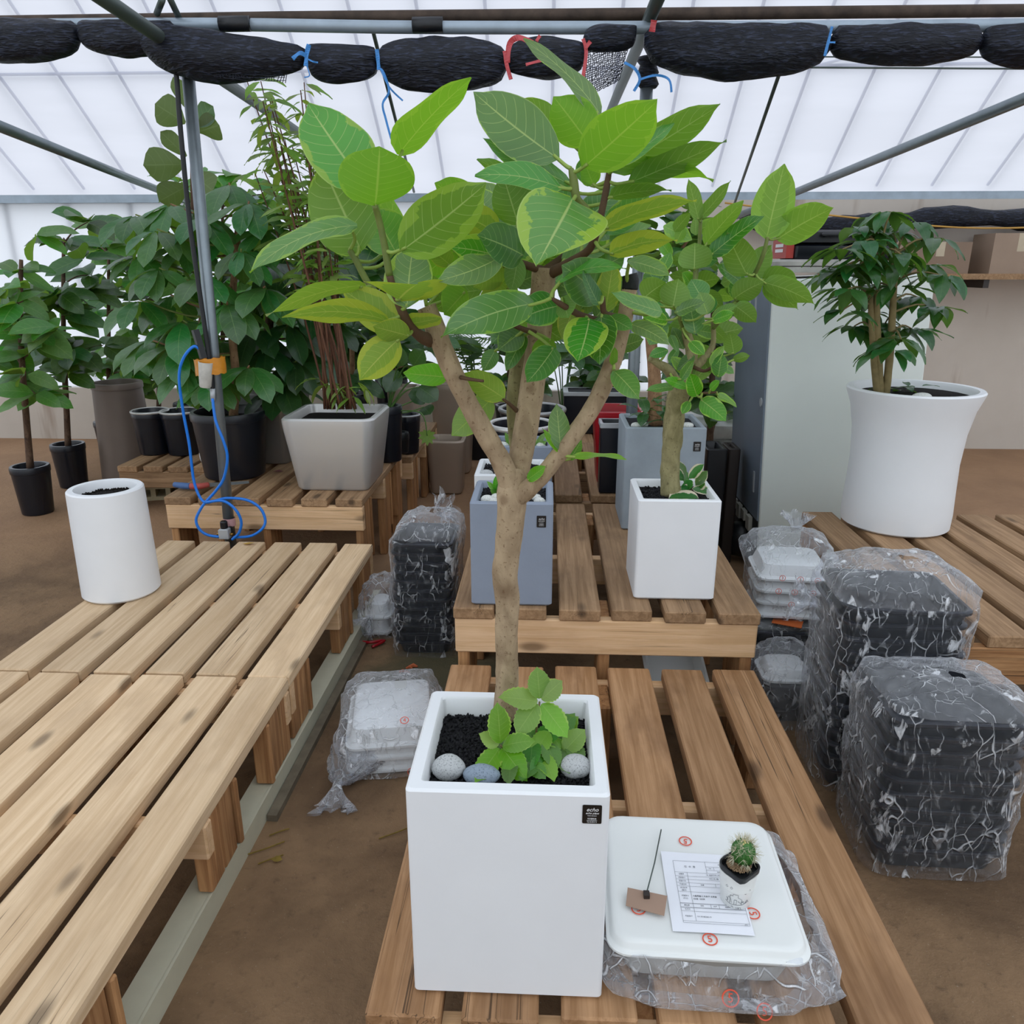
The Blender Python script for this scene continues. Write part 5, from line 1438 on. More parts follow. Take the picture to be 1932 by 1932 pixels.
def bag_shell(name, label, x, y, z0, hx, hy, rows, mat, seed=1, knot=None, rz=0.0, seg=64, amp=.014, rad=.05, cat='plastic bag', tail=None):
    """rows: (z, scale x, scale y, dx, dy); crumpled film round a stack; knot = (x,y,z) where it is gathered"""
    root = thing(name, label, cat, (x, y, z0), rz)
    m = MB(); rings = []
    NR = 5
    full = []
    for a, b in zip(rows[:-1], rows[1:]):
        for k in range(NR):
            t = k/NR; full.append([a[i] + (b[i]-a[i])*t for i in range(5)])
    full.append(list(rows[-1]))
    for ri, (z, sx, sy, dx, dy) in enumerate(full):
        ring = []
        for k in range(seg):
            a = 2*math.pi*k/seg
            c, s = math.cos(a), math.sin(a)
            e = .36
            px_ = math.copysign(abs(c)**e, c)*hx*sx; py_ = math.copysign(abs(s)**e, s)*hy*sy
            p = Vector((px_ + dx, py_ + dy, z))
            q = p*1.0
            f1 = mnoise.noise(q*13 + Vector((seed*7.3, 0, 0))); f2 = mnoise.noise(q*34 + Vector((seed*3.1, 5, 0)))
            rdg = 1 - abs(mnoise.noise(q*19 + Vector((0, seed*5, 3))))*2
            out = Vector((px_, py_, 0)); out = out.normalized() if out.length > 1e-5 else Vector((0, 0, 0))
            g = min(1.0, (sx+sy)*.8)
            p += out*(amp*(f1*.7 + f2*.45 + rdg*.3))*g + Vector((0, 0, amp*.6*f2*(1 if ri else 0)))
            p.z = max(p.z, .001)
            ring.append(p)
        rings.append(ring)
    cut = max(3, int(len(rings)*.62))
    m.loops(rings[:cut+1], False, False)
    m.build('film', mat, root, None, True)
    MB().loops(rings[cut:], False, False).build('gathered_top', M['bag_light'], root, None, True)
    return root
def frill(root, base, dirv, r0, r1, ln, mat, seed=1, n=40, name='gathered_end'):
    """the ruffled end of a tied bag"""
    rg = random.Random(seed); d = Vector(dirv).normalized()
    a = d.orthogonal().normalized(); b = d.cross(a)
    rings = []
    for i in range(8):
        t = i/7
        rr = r0 + (r1-r0)*t**1.3
        ring = []
        for k in range(n):
            an = 2*math.pi*k/n
            ruff = 1 + .38*math.sin(an*7 + seed + t*2)*t + .25*mnoise.noise((k*.9, i*.8, seed))*t
            l = ln*t*(1 + .15*mnoise.noise((k*.7, seed, i*.5)))
            p = Vector(base) + d*l + (a*math.cos(an) + b*math.sin(an))*rr*ruff
            w = root.location.z
            if p.z + w < .003: p.z = .003 - w + .002*math.sin(k)
            ring.append(p)
        rings.append(ring)
    MB().loops(rings, False, False).build(name, mat, root, None, True)

def ring_mark(root, p, rad, digit, mat, rot, name='printed_mark', sx=1.0):
    """a digit in a ring, printed on the film; rot orients its plane"""
    m = MB(); n = 28
    rings = [[(math.cos(2*math.pi*k/n)*r*sx, math.sin(2*math.pi*k/n)*r, z) for k in range(n)] for r, z in ((rad, 0), (rad, .0006), (rad*.84, .0006), (rad*.84, 0))]
    m.loops(rings, False, False)
    o = m.build(name, mat, root, p); o.rotation_euler = rot
    t = text_mesh(digit, rad*1.45, mat, o, (0, 0, .0003), (0, 0, 0), 'printed_digit', ext=.0003)
    return o

# left: black trays in a bag beside the raised pallet
BX, BY = -.463, 2.80
tray_stack(12, BX, BY, .002, .116, .130, .060, .0365, M['navy'], 'plastic_tray', 'black tray in the stack left of the raised pallet', 'tray', 'black trays in the left stack')
b1 = bag_shell('plastic_bag', 'clear bag over the black tray stack left of the raised pallet', BX, BY, 0, .128, .142,
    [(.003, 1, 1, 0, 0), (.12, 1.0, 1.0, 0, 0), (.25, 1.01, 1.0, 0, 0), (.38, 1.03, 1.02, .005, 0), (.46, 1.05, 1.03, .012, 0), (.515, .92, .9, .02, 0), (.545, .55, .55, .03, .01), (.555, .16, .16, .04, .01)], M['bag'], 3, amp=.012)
frill(b1, (.045, .0, .550), (.5, -.2, .35), .016, .06, .06, M['bag_light'], 4)
# small white bag left of it
pb = atz(722, 1185, 0)
b2 = bag_shell('plastic_bag', 'small hazy bag squeezed between the rail and the black trays', -.680, 2.90, 0, .075, .10,
    [(.003, .9, .9, 0, 0), (.08, 1.05, 1.05, 0, 0), (.16, 1.0, 1.0, 0, 0), (.225, .7, .7, .01, 0), (.245, .15, .15, .01, 0)], M['bag_light'], 5, amp=.02)
tray_stack(2, -.680, 2.90, .01, .055, .08, .06, .07, M['white_plastic'], 'white_tray', ['lower white tray inside the small hazy bag', 'upper white tray inside the small hazy bag'], flip=True)
frill(b2, (-.02, -.09, .10), (-.45, -.6, -.5), .012, .05, .07, M['bag_light'], 8)
rb = MB(); rb.tube(spline([(-.08, -.1, .012), (-.03, -.12, .02), (.02, -.09, .014), (-.02, -.14, .01)], 5), .006, 6)
tag(rb.build('red_ribbon', M['red_pot'], None, (-.66, 2.86, 0), True), 'scrap of red ribbon on the floor by the small hazy bag', 'ribbon')

# white trays in a tied bag on the aisle floor
WX, WY = -.475, 2.10
tray_stack(3, WX, WY, .006, .140, .160, .062, .040, M['white_plastic'], 'white_tray', ['lowest white tray in the tied bag on the aisle floor', 'middle white tray in the tied bag on the aisle floor', 'top white tray in the tied bag on the aisle floor'], flip=True, rz=R(9))
b3 = bag_shell('plastic_bag', 'tied clear bag of white trays lying on the aisle floor', WX, WY, 0, .155, .180,
    [(.003, 1.02, 1.02, 0, 0), (.06, 1.06, 1.05, 0, 0), (.12, 1.03, 1.03, -.004, 0), (.155, .93, .93, 0, .01), (.175, .6, .6, .02, .03), (.185, .12, .12, .03, .04)], M['bag_light'], 7, rz=R(9), amp=.016)
kn = Vector((-.150, -.235, .035))
rings = []
for i in range(10):
    t = i/9
    c = Vector((-.095, -.13, .06))*(1-t) + kn*t
    rr = .085*(1-t)**.8 + .010
    rings.append([c + Vector((math.cos(2*math.pi*k/40)*rr*.9, math.sin(2*math.pi*k/40)*rr*.35, math.sin(2*math.pi*k/40)*rr*.55 + .0))*(1 + .25*math.sin(k*1.9 + i*.6)*(.3+t)) for k in range(40)])
rings = [[Vector((p.x, p.y, max(p.z, .004))) for p in r_] for r_ in rings]
MB().loops(rings, False, False).build('gathered_neck', M['bag_light'], b3, None, True)
frill(b3, kn, (-.02, -.75, -.28), .011, .055, .10, M['bag_light'], 12)
ring_mark(b3, (.06, -.195, .028), .011, '4', M['ink_red'], (R(75), 0, 0)); ring_mark(b3, (.045, -.140, .168), .013, '4', M['ink_red'], (R(20), 0, 0))
for i, (px_, py_, s) in enumerate(((780, 1258, .016), (772, 1261, .012), (760, 1268, .013), (768, 1270, .010))):
    p = atz(px_, py_, .004)
    sh = MB(); sh.tube([(-s, 0, 0), (0, s*.3, .004), (s, 0, .001)], [s*.3, s*.5, s*.2], 5)
    tag(sh.build('clay_shard', plain('terracotta', '#c4683f', .8), None, p), ('largest terracotta shard behind the tied white bag', 'terracotta shard touching the largest one', 'terracotta shard at the bag edge', 'smallest terracotta shard behind the tied white bag')[i], 'shard')

# right side: the stacks of bagged trays
TBX, TBY = .985, 2.06
tray_stack(13, TBX, TBY, .003, .165, .150, .070, .0420, M['navy'], 'plastic_tray', 'black tray in the tall bagged stack right of the brown pallet', 'tray', 'black trays in the tall right stack', rz=R(-3))
b4 = bag_shell('plastic_bag', 'clear bag over the tall black tray stack at right', TBX, TBY, 0, .180, .160,
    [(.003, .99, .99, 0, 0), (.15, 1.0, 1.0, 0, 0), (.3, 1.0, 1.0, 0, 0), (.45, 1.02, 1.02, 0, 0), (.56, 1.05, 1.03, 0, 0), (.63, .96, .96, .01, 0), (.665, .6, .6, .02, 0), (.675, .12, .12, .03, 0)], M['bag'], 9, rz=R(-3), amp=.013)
frill(b4, (-.178, .06, .50), (-.8, .1, .15), .012, .05, .07, M['bag_light'], 15)
TCX, TCY = .992, 1.735
tray_stack(10, TCX, TCY, .003, .160, .135, .070, .0400, M['navy'], 'plastic_tray', 'black tray in the nearer bagged stack at the right edge', 'tray', 'black trays in the near right stack', rz=R(-2))
b5 = bag_shell('plastic_bag', 'clear bag over the nearer black tray stack at right', TCX, TCY, 0, .175, .150,
    [(.003, .99, .99, 0, 0), (.15, 1.0, 1.0, 0, 0), (.3, 1.02, 1.0, 0, 0), (.41, 1.03, 1.02, 0, 0), (.46, .95, .95, .01, 0), (.485, .6, .6, .02, 0), (.49, .1, .1, .03, 0)], M['bag'], 10, rz=R(-2), amp=.013)
# behind: white trays on black trays
WSX, WSY = .895, 2.62
tray_stack(5, WSX, WSY + .02, .003, .165, .15, .060, .040, M['navy'], 'plastic_tray', 'black tray under the bagged white trays at right', 'tray', 'black trays under the white ones')
b6 = bag_shell('plastic_bag', 'clear bag over the black trays below the white tray bag', WSX, WSY + .02, 0, .178, .160,
    [(.003, .99, .99, 0, 0), (.1, 1.02, 1.0, 0, 0), (.2, 1.02, 1.0, 0, 0), (.232, .95, .95, 0, 0), (.240, .5, .5, 0, 0), (.242, .1, .1, 0, 0)], M['bag'], 13, amp=.012)
op = MB(); op.box(-.05, .05, -.03, .03, 0, .002); o = op.build('orange_card', plain('orange_card', '#c8642c', .7), None, (.865, 2.525, .246)); o.rotation_euler = (0, 0, R(-24))
tag(o, 'orange and white card lying on the black trays under the white ones', 'card')
lb_ = ['lowest white tray in the tied upright bag at right', 'second white tray from the bottom in the upright bag at right', 'third white tray from the bottom in the upright bag at right', 'top white tray in the tied upright bag at right']
tray_stack(4, WSX - .005, WSY + .03, .256, .128, .118, .058, .047, M['white_plastic'], 'white_tray', lb_, flip=True, rz=R(-5))
b7 = bag_shell('plastic_bag', 'tied upright bag of white trays printed with red 3 marks', WSX - .005, WSY + .03, .252, .140, .130,
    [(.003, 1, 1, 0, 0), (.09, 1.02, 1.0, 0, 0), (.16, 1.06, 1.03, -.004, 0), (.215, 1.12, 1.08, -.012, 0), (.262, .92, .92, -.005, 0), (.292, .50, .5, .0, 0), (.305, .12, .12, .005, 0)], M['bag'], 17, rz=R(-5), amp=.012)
frill(b7, (.005, 0, .303), (.05, 0, 1), .013, .048, .055, M['bag_light'], 19)
for (dx, dz, dg) in ((-.052, .168, '3'), (.008, .166, '3'), (.066, .164, '3'), (-.060, .118, '3'), (-.006, .117, '3'), (.056, .116, '3'), (-.012, .070, '3')):
    ring_mark(b7, (dx, -.142, dz), .0105, dg, M['ink_red'], (R(90), R(-90) if dx > .05 else 0, 0))
# loose bag with mixed trays in front
CBX, CBY = .795, 2.33
tray_stack(3, CBX + .01, CBY, .003, .085, .085, .055, .045, M['black'], 'plastic_tray', 'black tray in the loose bag of small trays', 'tray', 'small black trays in the loose bag')
tray_stack(1, CBX + .01, CBY, .155, .085, .08, .04, .04, M['white_plastic'], 'white_tray', 'small white tray in the loose bag beside the tall stack', flip=True)
b8 = bag_shell('plastic_bag', 'loose clear bag of small trays between pallet and tall stack', CBX, CBY, 0, .105, .105,
    [(.003, 1, 1, 0, 0), (.08, 1.05, 1.05, 0, 0), (.15, 1.1, 1.1, 0, 0), (.2, .95, .95, 0, 0), (.24, .55, .55, .02, .02), (.255, .1, .1, .03, .03)], M['bag_light'], 21, amp=.02)

# white plastic tray pushed under the raised pallet
me = tray_mesh(.10, .13, .05, M['white_plastic'])
o = link(bpy.data.objects.new('white_tray', me), None, (at(1284, 1270, 2.16).x, 2.30, .165)); o.rotation_euler = (R(12), 0, 0)
tag(o, 'white tray pushed under the raised pallet below the second ficus', 'tray')

# ---------------------------------------------------------------- white tray on the near pallet and what lies on it
tx, ty = .283, 1.146
m = MB()
m.rrect([(.150, .147, .03, .066), (.160, .157, .034, .070), (.166, .163, .036, .071), (.1675, .1645, .036, .073), (.1675, .1645, .036, .077), (.166, .163, .036, .0785), (.1625, .1595, .034, .079), (.160, .157, .033, .082), (.1575, .1545, .032, .0900), (.154, .151, .030, .0930), (.146, .143, .028, .0935), (.138, .135, .026, .0925), (.05, .05, .02, .0925)], 6, True, True)
o = m.build('white_tray', M['white_plastic'], None, (tx, ty, ZP + .001), True, 40); o.rotation_euler = (0, 0, R(-1.5))
tag(o, 'large white tray upside down beside the big white planter', 'tray')
inn = MB(); inn.rrect([(.128, .125, .03, 0), (.134, .131, .03, .004), (.150, .147, .034, .066)], 5, True, True)
o2 = inn.build('white_tray', plain('grey_tray_plastic', '#b4b4ae', .5), None, (tx, ty, ZP), True, 35); o2.rotation_euler = (0, 0, R(-1.5))
tag(o2, 'greyish tray underneath the large upside down white tray', 'tray')
TT = ZP + .0945
b9 = bag_shell('plastic_bag', 'crumpled clear bag bunched round the large white tray', tx + .010, ty - .004, ZP, .176, .172,
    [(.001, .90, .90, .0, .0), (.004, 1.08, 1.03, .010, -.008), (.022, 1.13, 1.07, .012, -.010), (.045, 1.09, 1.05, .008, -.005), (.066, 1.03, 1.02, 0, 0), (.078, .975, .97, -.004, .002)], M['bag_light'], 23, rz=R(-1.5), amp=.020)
ring_mark(b9, (.276 - b9.location.x, 1.232 - b9.location.y, TT - ZP + .0012), .0125, '5', M['ink_red'], (0, 0, R(172)))
ring_mark(b9, (.366 - b9.location.x, 1.064 - b9.location.y, TT - ZP + .0012), .0125, '5', M['ink_red'], (0, 0, R(-82)))
ring_mark(b9, (.284 - b9.location.x, 1.005 - b9.location.y, TT - ZP + .0012), .0125, '5', M['ink_red'], (0, 0, R(5)))
ring_mark(b9, (.172 - b9.location.x, 1.060 - b9.location.y, TT - ZP + .0012), .0125, '5', M['ink_red'], (0, 0, R(10)))
ring_mark(b9, (.020, -.187, .030), .014, '5', M['ink_red'], (R(65), 0, 0)); ring_mark(b9, (.075, -.190, .010), .013, '5', M['ink_red'], (R(55), 0, 0))

# delivery slip
slip = thing('delivery_slip', 'printed white delivery slip under the cactus cup', 'paper', (.291, 1.107, TT + .0022), R(-1.5))
pm = MB(); Wp, Hp = .134, .182
NXp = 8
for j in range(NXp+1):
    for i in range(NXp+1):
        u, v = i/NXp, j/NXp
        z = .0008*math.sin(u*3) + (.006*max(0, .25-v)*max(0, .4-u)*4 if v < .3 else 0)
        pm.v.append(((u-.5)*Wp, (.5-v)*Hp, z))
pm.f = [(j*(NXp+1)+i, (j+1)*(NXp+1)+i, (j+1)*(NXp+1)+i+1, j*(NXp+1)+i+1) for j in range(NXp) for i in range(NXp)]
pm.build('sheet', M['paper'], slip, None, True)
gl = MB(); GZ = .0019
def gline(x0, y0, x1, y1, w=.0005):
    X0_, Y0_, X1_, Y1_ = x0/1000 - Wp/2, Hp/2 - y0/1000, x1/1000 - Wp/2, Hp/2 - y1/1000
    if abs(x1-x0) > abs(y1-y0): gl.add([(X0_, Y0_-w/2, GZ), (X1_, Y1_-w/2, GZ), (X1_, Y1_+w/2, GZ), (X0_, Y0_+w/2, GZ)], [(0, 1, 2, 3)])
    else: gl.add([(X0_-w/2, Y0_, GZ), (X0_+w/2, Y0_, GZ), (X1_+w/2, Y1_, GZ), (X1_-w/2, Y1_, GZ)], [(3, 2, 1, 0)])
rows = [22, 50, 59, 67, 75, 83, 96, 122, 131, 139, 160, 164]
for y in rows: gline(20, y, 130, y, .0005 if y not in (122, 131) else .0009)
gline(20, 22, 20, 164); gline(130, 22, 130, 164); gline(42, 50, 42, 160); gline(78, 22, 78, 50); gline(92, 34, 92, 42)
gline(78, 34, 130, 34); gline(78, 42, 130, 42); gline(72, 122, 72, 131); gline(86, 122, 86, 131); gline(88, 75, 88, 83)
gl.build('printed_table', M['ink_grey'], slip)
def ptxt(s, x, y, sz=3.6, mat='ink_grey', al='CENTER'):
    text_mesh(s, sz/1000, M[mat], slip, (x/1000 - Wp/2, Hp/2 - y/1000, GZ), (0, 0, 0), 'printed_text', align=al, ext=.0001)
ptxt('인  수  증', 49, 36, 5.2)
for s, y in (('상품명', 54.5), ('배달일시', 63), ('배달시간', 71), ('리본유무', 79), ('보내는곳', 87), ('(발신)', 92.5), ('배달장소', 105), ('(수신)', 111), ('받는분', 126.5), ('인수자', 135), ('리본문구', 150)):
    ptxt(s, 31, y, 3.4, 'ink_dark' if s == '받는분' else 'ink_grey')
ptxt('10. 뱅갈고무나무', 88, 54.5, 3.6); ptxt('2021년 4월', 88, 63, 3.6); ptxt('있음', 65, 79, 3.4); ptxt('서울특별시 마포구 도화동', 44, 105, 3.9, 'ink_dark', 'LEFT'); ptxt('206동 1205호', 44, 111.5, 3.6, 'ink_dark', 'LEFT')
ptxt('귀하', 57, 126.5, 3.4); ptxt('H.P', 79, 126.5, 3.6, 'ink_dark'); ptxt('0502-5977-8575', 108, 126.5, 3.6, 'ink_dark'); ptxt('다시 찾아뵙겠습니다', 45, 150, 2.8, 'ink_grey', 'LEFT'); ptxt('(인)', 124, 162, 3.2); ptxt('에코', 104, 28, 3.4); ptxt('Tel', 85, 38, 3.2); ptxt('에코플랜트', 104, 46, 3.2, 'ink_dark')

# cactus in a paper cup
cp0 = Vector((.341, 1.092, TT + .0032))
cac = thing('potted_cactus', 'small spiny cactus in a white paper cup on the slip', 'cactus', cp0)
CH = .068
MB().lathe([(.0245, 0), (.0255, .001), (.0320, CH-.002), (.0332, CH-.001), (.0332, CH+.001), (.0318, CH+.001), (.0312, CH-.004), (.0300, CH-.03)], 40, True, True).build('paper_cup', M['white_plastic'], cac, None, True, 40)
ip = MB(); ip.rrect([(.016, .016, .008, CH-.03), (.0215, .0215, .010, CH-.002), (.0245, .0245, .011, CH+.003), (.0270, .0270, .012, CH+.004), (.0272, .0272, .012, CH+.013), (.0245, .0245, .010, CH+.013), (.0225, .0225, .009, CH+.002)], 5, True, True)
o = ip.build('nursery_pot', M['black'], cac, None, True, 40); o.rotation_euler = (R(4), R(-4), R(38))
grit(cac, .0205, .0205, CH + .006, 420, .0021, plain('tan_grit', '#a98d6e', .9, 0, .2, .5, 400), 33, True)
cb = MB(); nr = 14; rings = []
for i in range(13):
    t = i/12; ph = math.pi*(.04 + .94*t)
    rr = .0185*math.sin(ph)**.8; z = -.021*math.cos(ph)*1.1
    ring = []
    for k in range(nr*4):
        an = 2*math.pi*k/(nr*4)
        bmp = 1 + .13*math.cos(an*nr) 
        ring.append((rr*bmp*math.cos(an), rr*bmp*math.sin(an), z))
    rings.append(ring)
cb.loops(rings)
cm = NT('cactus_green'); v = cm.coord(); CACM = cm.surf(cm.pbr(cm.mix(cm.noise(v, 160, 3.0), lin('#1f4a22'), lin('#4f8a3a')), .5))
body = cb.build('cactus_body', CACM, cac, (.007, .006, CH + .026), True)
sp = MB(); rg = random.Random(2); SPC = Vector((.007, .006, CH + .026))
for k in range(75):
    t = rg.uniform(.25, 1); ph = math.pi*(.04 + .94*t); an = 2*math.pi*rg.randrange(nr)/nr
    p = SPC + Vector((.0205*math.sin(ph)*math.cos(an), .0205*math.sin(ph)*math.sin(an), -.023*math.cos(ph)))
    nrm = (p - SPC).normalized()
    for j in range(6):
        d = (nrm + Vector((rg.uniform(-1, 1), rg.uniform(-1, 1), rg.uniform(-1, 1)))*.8).normalized()
        sp.tube([p, p + d*rg.uniform(.008, .016)], [.00035, .00012], 3, False)
tag(sp.build('spines', plain('pale_spine', '#d9d3b8', .5), cac), kind='stuff')
tf = MB()
for k in range(9):
    a = k*2.4; r_ = .0025*math.sqrt(k)
    tf.lathe([(.0026, -.002), (.0022, .002), (.0006, .004)], 6, False, True, (SPC.x + r_*math.cos(a), SPC.y + r_*math.sin(a), SPC.z + .0215 - r_*.3))
tf.build('woolly_crown', plain('cream_wool', '#d9c98c', .9), cac)
# the line drawing on the cup (a little house, hills, leaves)
dr = MB()
def cup_pt(a, z):
    r_ = .0255 + (.032-.0255)*z/CH + .0004
    return Vector((r_*math.cos(a), r_*math.sin(a), z))
def cup_line(pts):
    P = []
    for (a0, z0), (a1, z1) in zip(pts[:-1], pts[1:]):
        for k in range(5): P.append(cup_pt(R(a0 + (a1-a0)*k/5), z0 + (z1-z0)*k/5))
    P.append(cup_pt(R(pts[-1][0]), pts[-1][1]))
    dr.tube(P, .00032, 4, False)
cup_line([(235, .012), (235, .030), (245, .030), (245, .034), (262, .034), (262, .028), (276, .024), (276, .012)]); cup_line([(250, .012), (250, .022), (258, .022), (258, .012)]); cup_line([(225, .016), (230, .026), (237, .022), (242, .014)])
cup_line([(218, .014), (235, .010), (262, .011), (280, .012), (300, .018)]); cup_line([(276, .020), (288, .014), (296, .022), (304, .016)]); cup_line([(222, .022), (228, .018), (224, .014)]); cup_line([(262, .020), (272, .016), (284, .020)])
for a, z in ((285, .038), (300, .042), (222, .046), (238, .046)):
    cup_line([(a-4, z), (a, z+.003), (a+4, z), (a, z-.002), (a-4, z)])
cup_line([(240, .005), (244, .007), (248, .004)]); cup_line([(258, .006), (261, .002)]); cup_line([(264, .006), (267, .002), (270, .006)]); cup_line([(274, .006), (277, .002)])
tag(dr.build('cup_drawing', M['ink_grey'], cac), kind='stuff')

# plant sign: card with a clip and a thin stake
c4 = [Vector((.154, 1.097, 0)), Vector((.221, 1.081, 0)), Vector((.211, 1.045, 0)), Vector((.148, 1.064, 0))]
sg = thing('plant_sign', 'blank brown card sign with a thin metal stake on the tray', 'sign', (.184, 1.072, TT + .003))
so = Vector((.184, 1.072, 0))
m = MB(); m.loops([[p - so + Vector((0, 0, z + (.010 if i < 2 else .003))) for i, p in enumerate(c4)] for z in (0, .0012)])
m.build('card', M['cardboard'], sg)
cl = MB(); cl.rrect([(.0052, .0062, .001, .004), (.0052, .0062, .001, .016)], 3, True, True, (.001, .009, 0)); cl.build('clip', M['dark_brown'], sg)
MB().tube([(.001, .011, .012), (.026, .092, .006), (.051, .184, .0035)], .0012, 6).build('stake', M['zinc_dark'], sg, None, True)

# ---------------------------------------------------------------- fridge and the things on it
fr = thing('fridge', 'old white fridge seen from its side with a grey back panel', 'fridge', (1.02, 3.50, 0))
fr.rotation_euler = (0, R(-2.4), 0)
FW, FD, FH = .68, .60, 1.395
wf = NT('off_white_enamel'); v = wf.coord(); spk = wf.step(wf.noise(v, 60, 2.0), .80, .83); big = wf.noise(v, 2.5, 4.0)
M['enamel'] = wf.surf(wf.pbr(wf.mix(wf.math('MULTIPLY', spk, .6), wf.mix(big, lin('#d8dfd9'), lin('#e8eee8')), lin('#5a5a55')), .4))
m = MB(); m.rrect([(FW/2-.004, FD/2-.004, .008, .03), (FW/2, FD/2, .008, .034), (FW/2, FD/2, .008, FH-.004), (FW/2-.004, FD/2-.004, .008, FH)], 3, True, True, (FW/2 + .004, FD/2, 0))
m.build('cabinet', M['enamel'], fr, None, True, 35)
m = MB(); m.box(-.004, .004, .012, FD-.012, .30, FH-.02); m.build('back_panel', plain('slate_grey_sheet', '#7d8996', .5, .3, .5, .12, 6), fr)
m = MB(); m.box(-.002, .002, .012, FD-.012, .04, .30); m.build('compressor_bay', plain('bay_shade', '#0d0e10', .8), fr)  # flat near-black sheet, the open recess's shade put into its colour
m = MB(); m.lathe([(.075, 0), (.09, .03), (.09, .10), (.06, .15), (.02, .165)], 20, True, True, (.0, .28, .045)); m.build('compressor', M['black'], fr, None, True)
m = MB()
for k in range(4): m.box(-.02, .0, .10 + k*.1, .16 + k*.1, .22 + .02*(k % 2), .29)
m.build('bay_bracket', plain('dirty_white_plastic', '#a8a69c', .7), fr)
for y, z in ((.09, .42), (.33, 1.25), (.22, 1.25)):
    m = MB(); m.box(-.008, -.003, y, y+.02, z, z+.10); m.build('panel_slot', M['grey_metal'], fr)
m = MB(); m.lathe([(.020, -.003), (.020, .003)], 20, True, True); o = m.build('screw_cap', M['grey_metal'], fr, (-.005, .05, .86)); o.rotation_euler = (0, R(90), 0)
for x in (.05, .62):
    for y in (.05, .55):
        m = MB(); m.lathe([(.02, 0), (.02, .032)], 12, True, True, (x, y, 0)); m.build('foot', M['black'], fr)
fb = thing('foam_box', 'grubby white foam box lying on top of the fridge', 'box', (1.26, 3.78, 1.425))
m = MB(); m.rrect([(.26, .20, .02, 0), (.265, .205, .02, .01), (.265, .205, .02, .045), (.25, .19, .02, .055)], 4, True, True); m.build('body', plain('grubby_foam', '#b9b7b0', .8, 0, .2, .25, 14), fb, None, True, 35)
m = MB(); m.box(-.266, .266, -.206, .206, .024, .028); m.build('seam', M['dark_brown'], fb)
tb = thing('tool_box', 'black and red tool case on the foam box', 'tool box', (1.30, 3.74, 1.481))
m = MB(); m.rrect([(.215, .12, .012, 0), (.22, .125, .012, .008), (.22, .125, .012, .055), (.20, .11, .012, .062)], 4, True, True); m.build('lower_shell', M['navy'], tb, None, True, 35)
m = MB(); m.rrect([(.20, .11, .012, .064), (.22, .125, .012, .070), (.22, .125, .012, .112), (.20, .11, .012, .122)], 4, True, True); m.build('upper_shell', M['black'], tb, None, True, 35)
m = MB(); m.box(-.255, -.222, -.11, .11, .004, .085); e = m.build('red_end', plain('red_case', '#b03a30', .5), tb)
for k in range(2):
    m = MB(); m.box(-.256 - .0006, -.2555, -.06, .06, .052 - k*.022, .066 - k*.022); m.build('end_label', M['ink_white'], tb)
m = MB(); m.tube(spline([(-.10, -.125, .10), (-.10, -.15, .10), (.10, -.15, .10), (.10, -.125, .10)], 5), .008, 8); m.build('handle', M['black'], tb, None, True)
text_mesh('TOOL', .045, plain('dim_print', '#3a4048', .5), tb, (.05, -.1262, .092), (R(90), 0, 0), 'raised_letters', ext=.001) if False else None

# far wall: rolled net, boxes on a shelf, yellow cord
m = MB(); P = spline([(1.45, 6.3, 1.80), (2.2, 6.28, 1.74), (3.0, 6.28, 1.80), (3.9, 6.3, 1.78), (5.5, 6.3, 1.85)], 8)
m.tube([p - P[0] for p in P], [.05 + .03*abs(math.sin(i*.5)) for i in range(len(P))], 12, True, .2)
tag(m.build('rolled_net', M['net'], None, P[0], True), 'roll of dark net hanging along the cream back wall', 'net')
m = MB(); P = spline([(1.3, 6.2, 1.90), (2.2, 6.2, 1.80), (3.2, 6.2, 1.72), (4.4, 6.2, 1.78), (5.6, 6.2, 1.95)], 6); m.tube([p - P[0] for p in P], .007, 6)
tag(m.build('yellow_cord', plain('yellow_cord', '#c99a4a', .6), None, P[0], True), 'yellow cord strung along the cream back wall', 'cord')
m = MB(); m.box(2.1, 4.3, 6.0, 6.40, 1.36, 1.40)
sh = m.build('wall_shelf', M['wood_mid']); tag(sh, 'wooden shelf on the cream back wall above the fridge', 'shelf')
for x in (2.2, 3.2, 4.2):
    m = MB(); m.box(x-.02, x+.02, 6.02, 6.44, 1.30, 1.36); m.build('bracket', M['dark_brown'], sh)
for i, (x, w, h, lb) in enumerate(((2.40, .36, .26, 'brown carton at the left end of the wall shelf'), (2.85, .44, .22, 'brown carton in the middle of the wall shelf'), (3.42, .40, .28, 'brown carton behind the vase tree on the wall shelf'), (3.95, .34, .24, 'brown carton at the right end of the wall shelf'))):
    bx = thing('cardboard_carton', lb, 'box', (x, 6.2, 1.40))
    m = MB(); m.box(-w/2, w/2, -.15, .15, 0, h); m.build('body', plain('carton_%d' % (i % 2), ('#a28d7b', '#8f7a69')[i % 2], .85, 0, .2, .06), bx)
    m = MB(); m.box(-.03, .03, -.1506, .1506, h*.55, h + .0006); m.build('tape', plain('parcel_tape', '#c2b398', .4), bx)

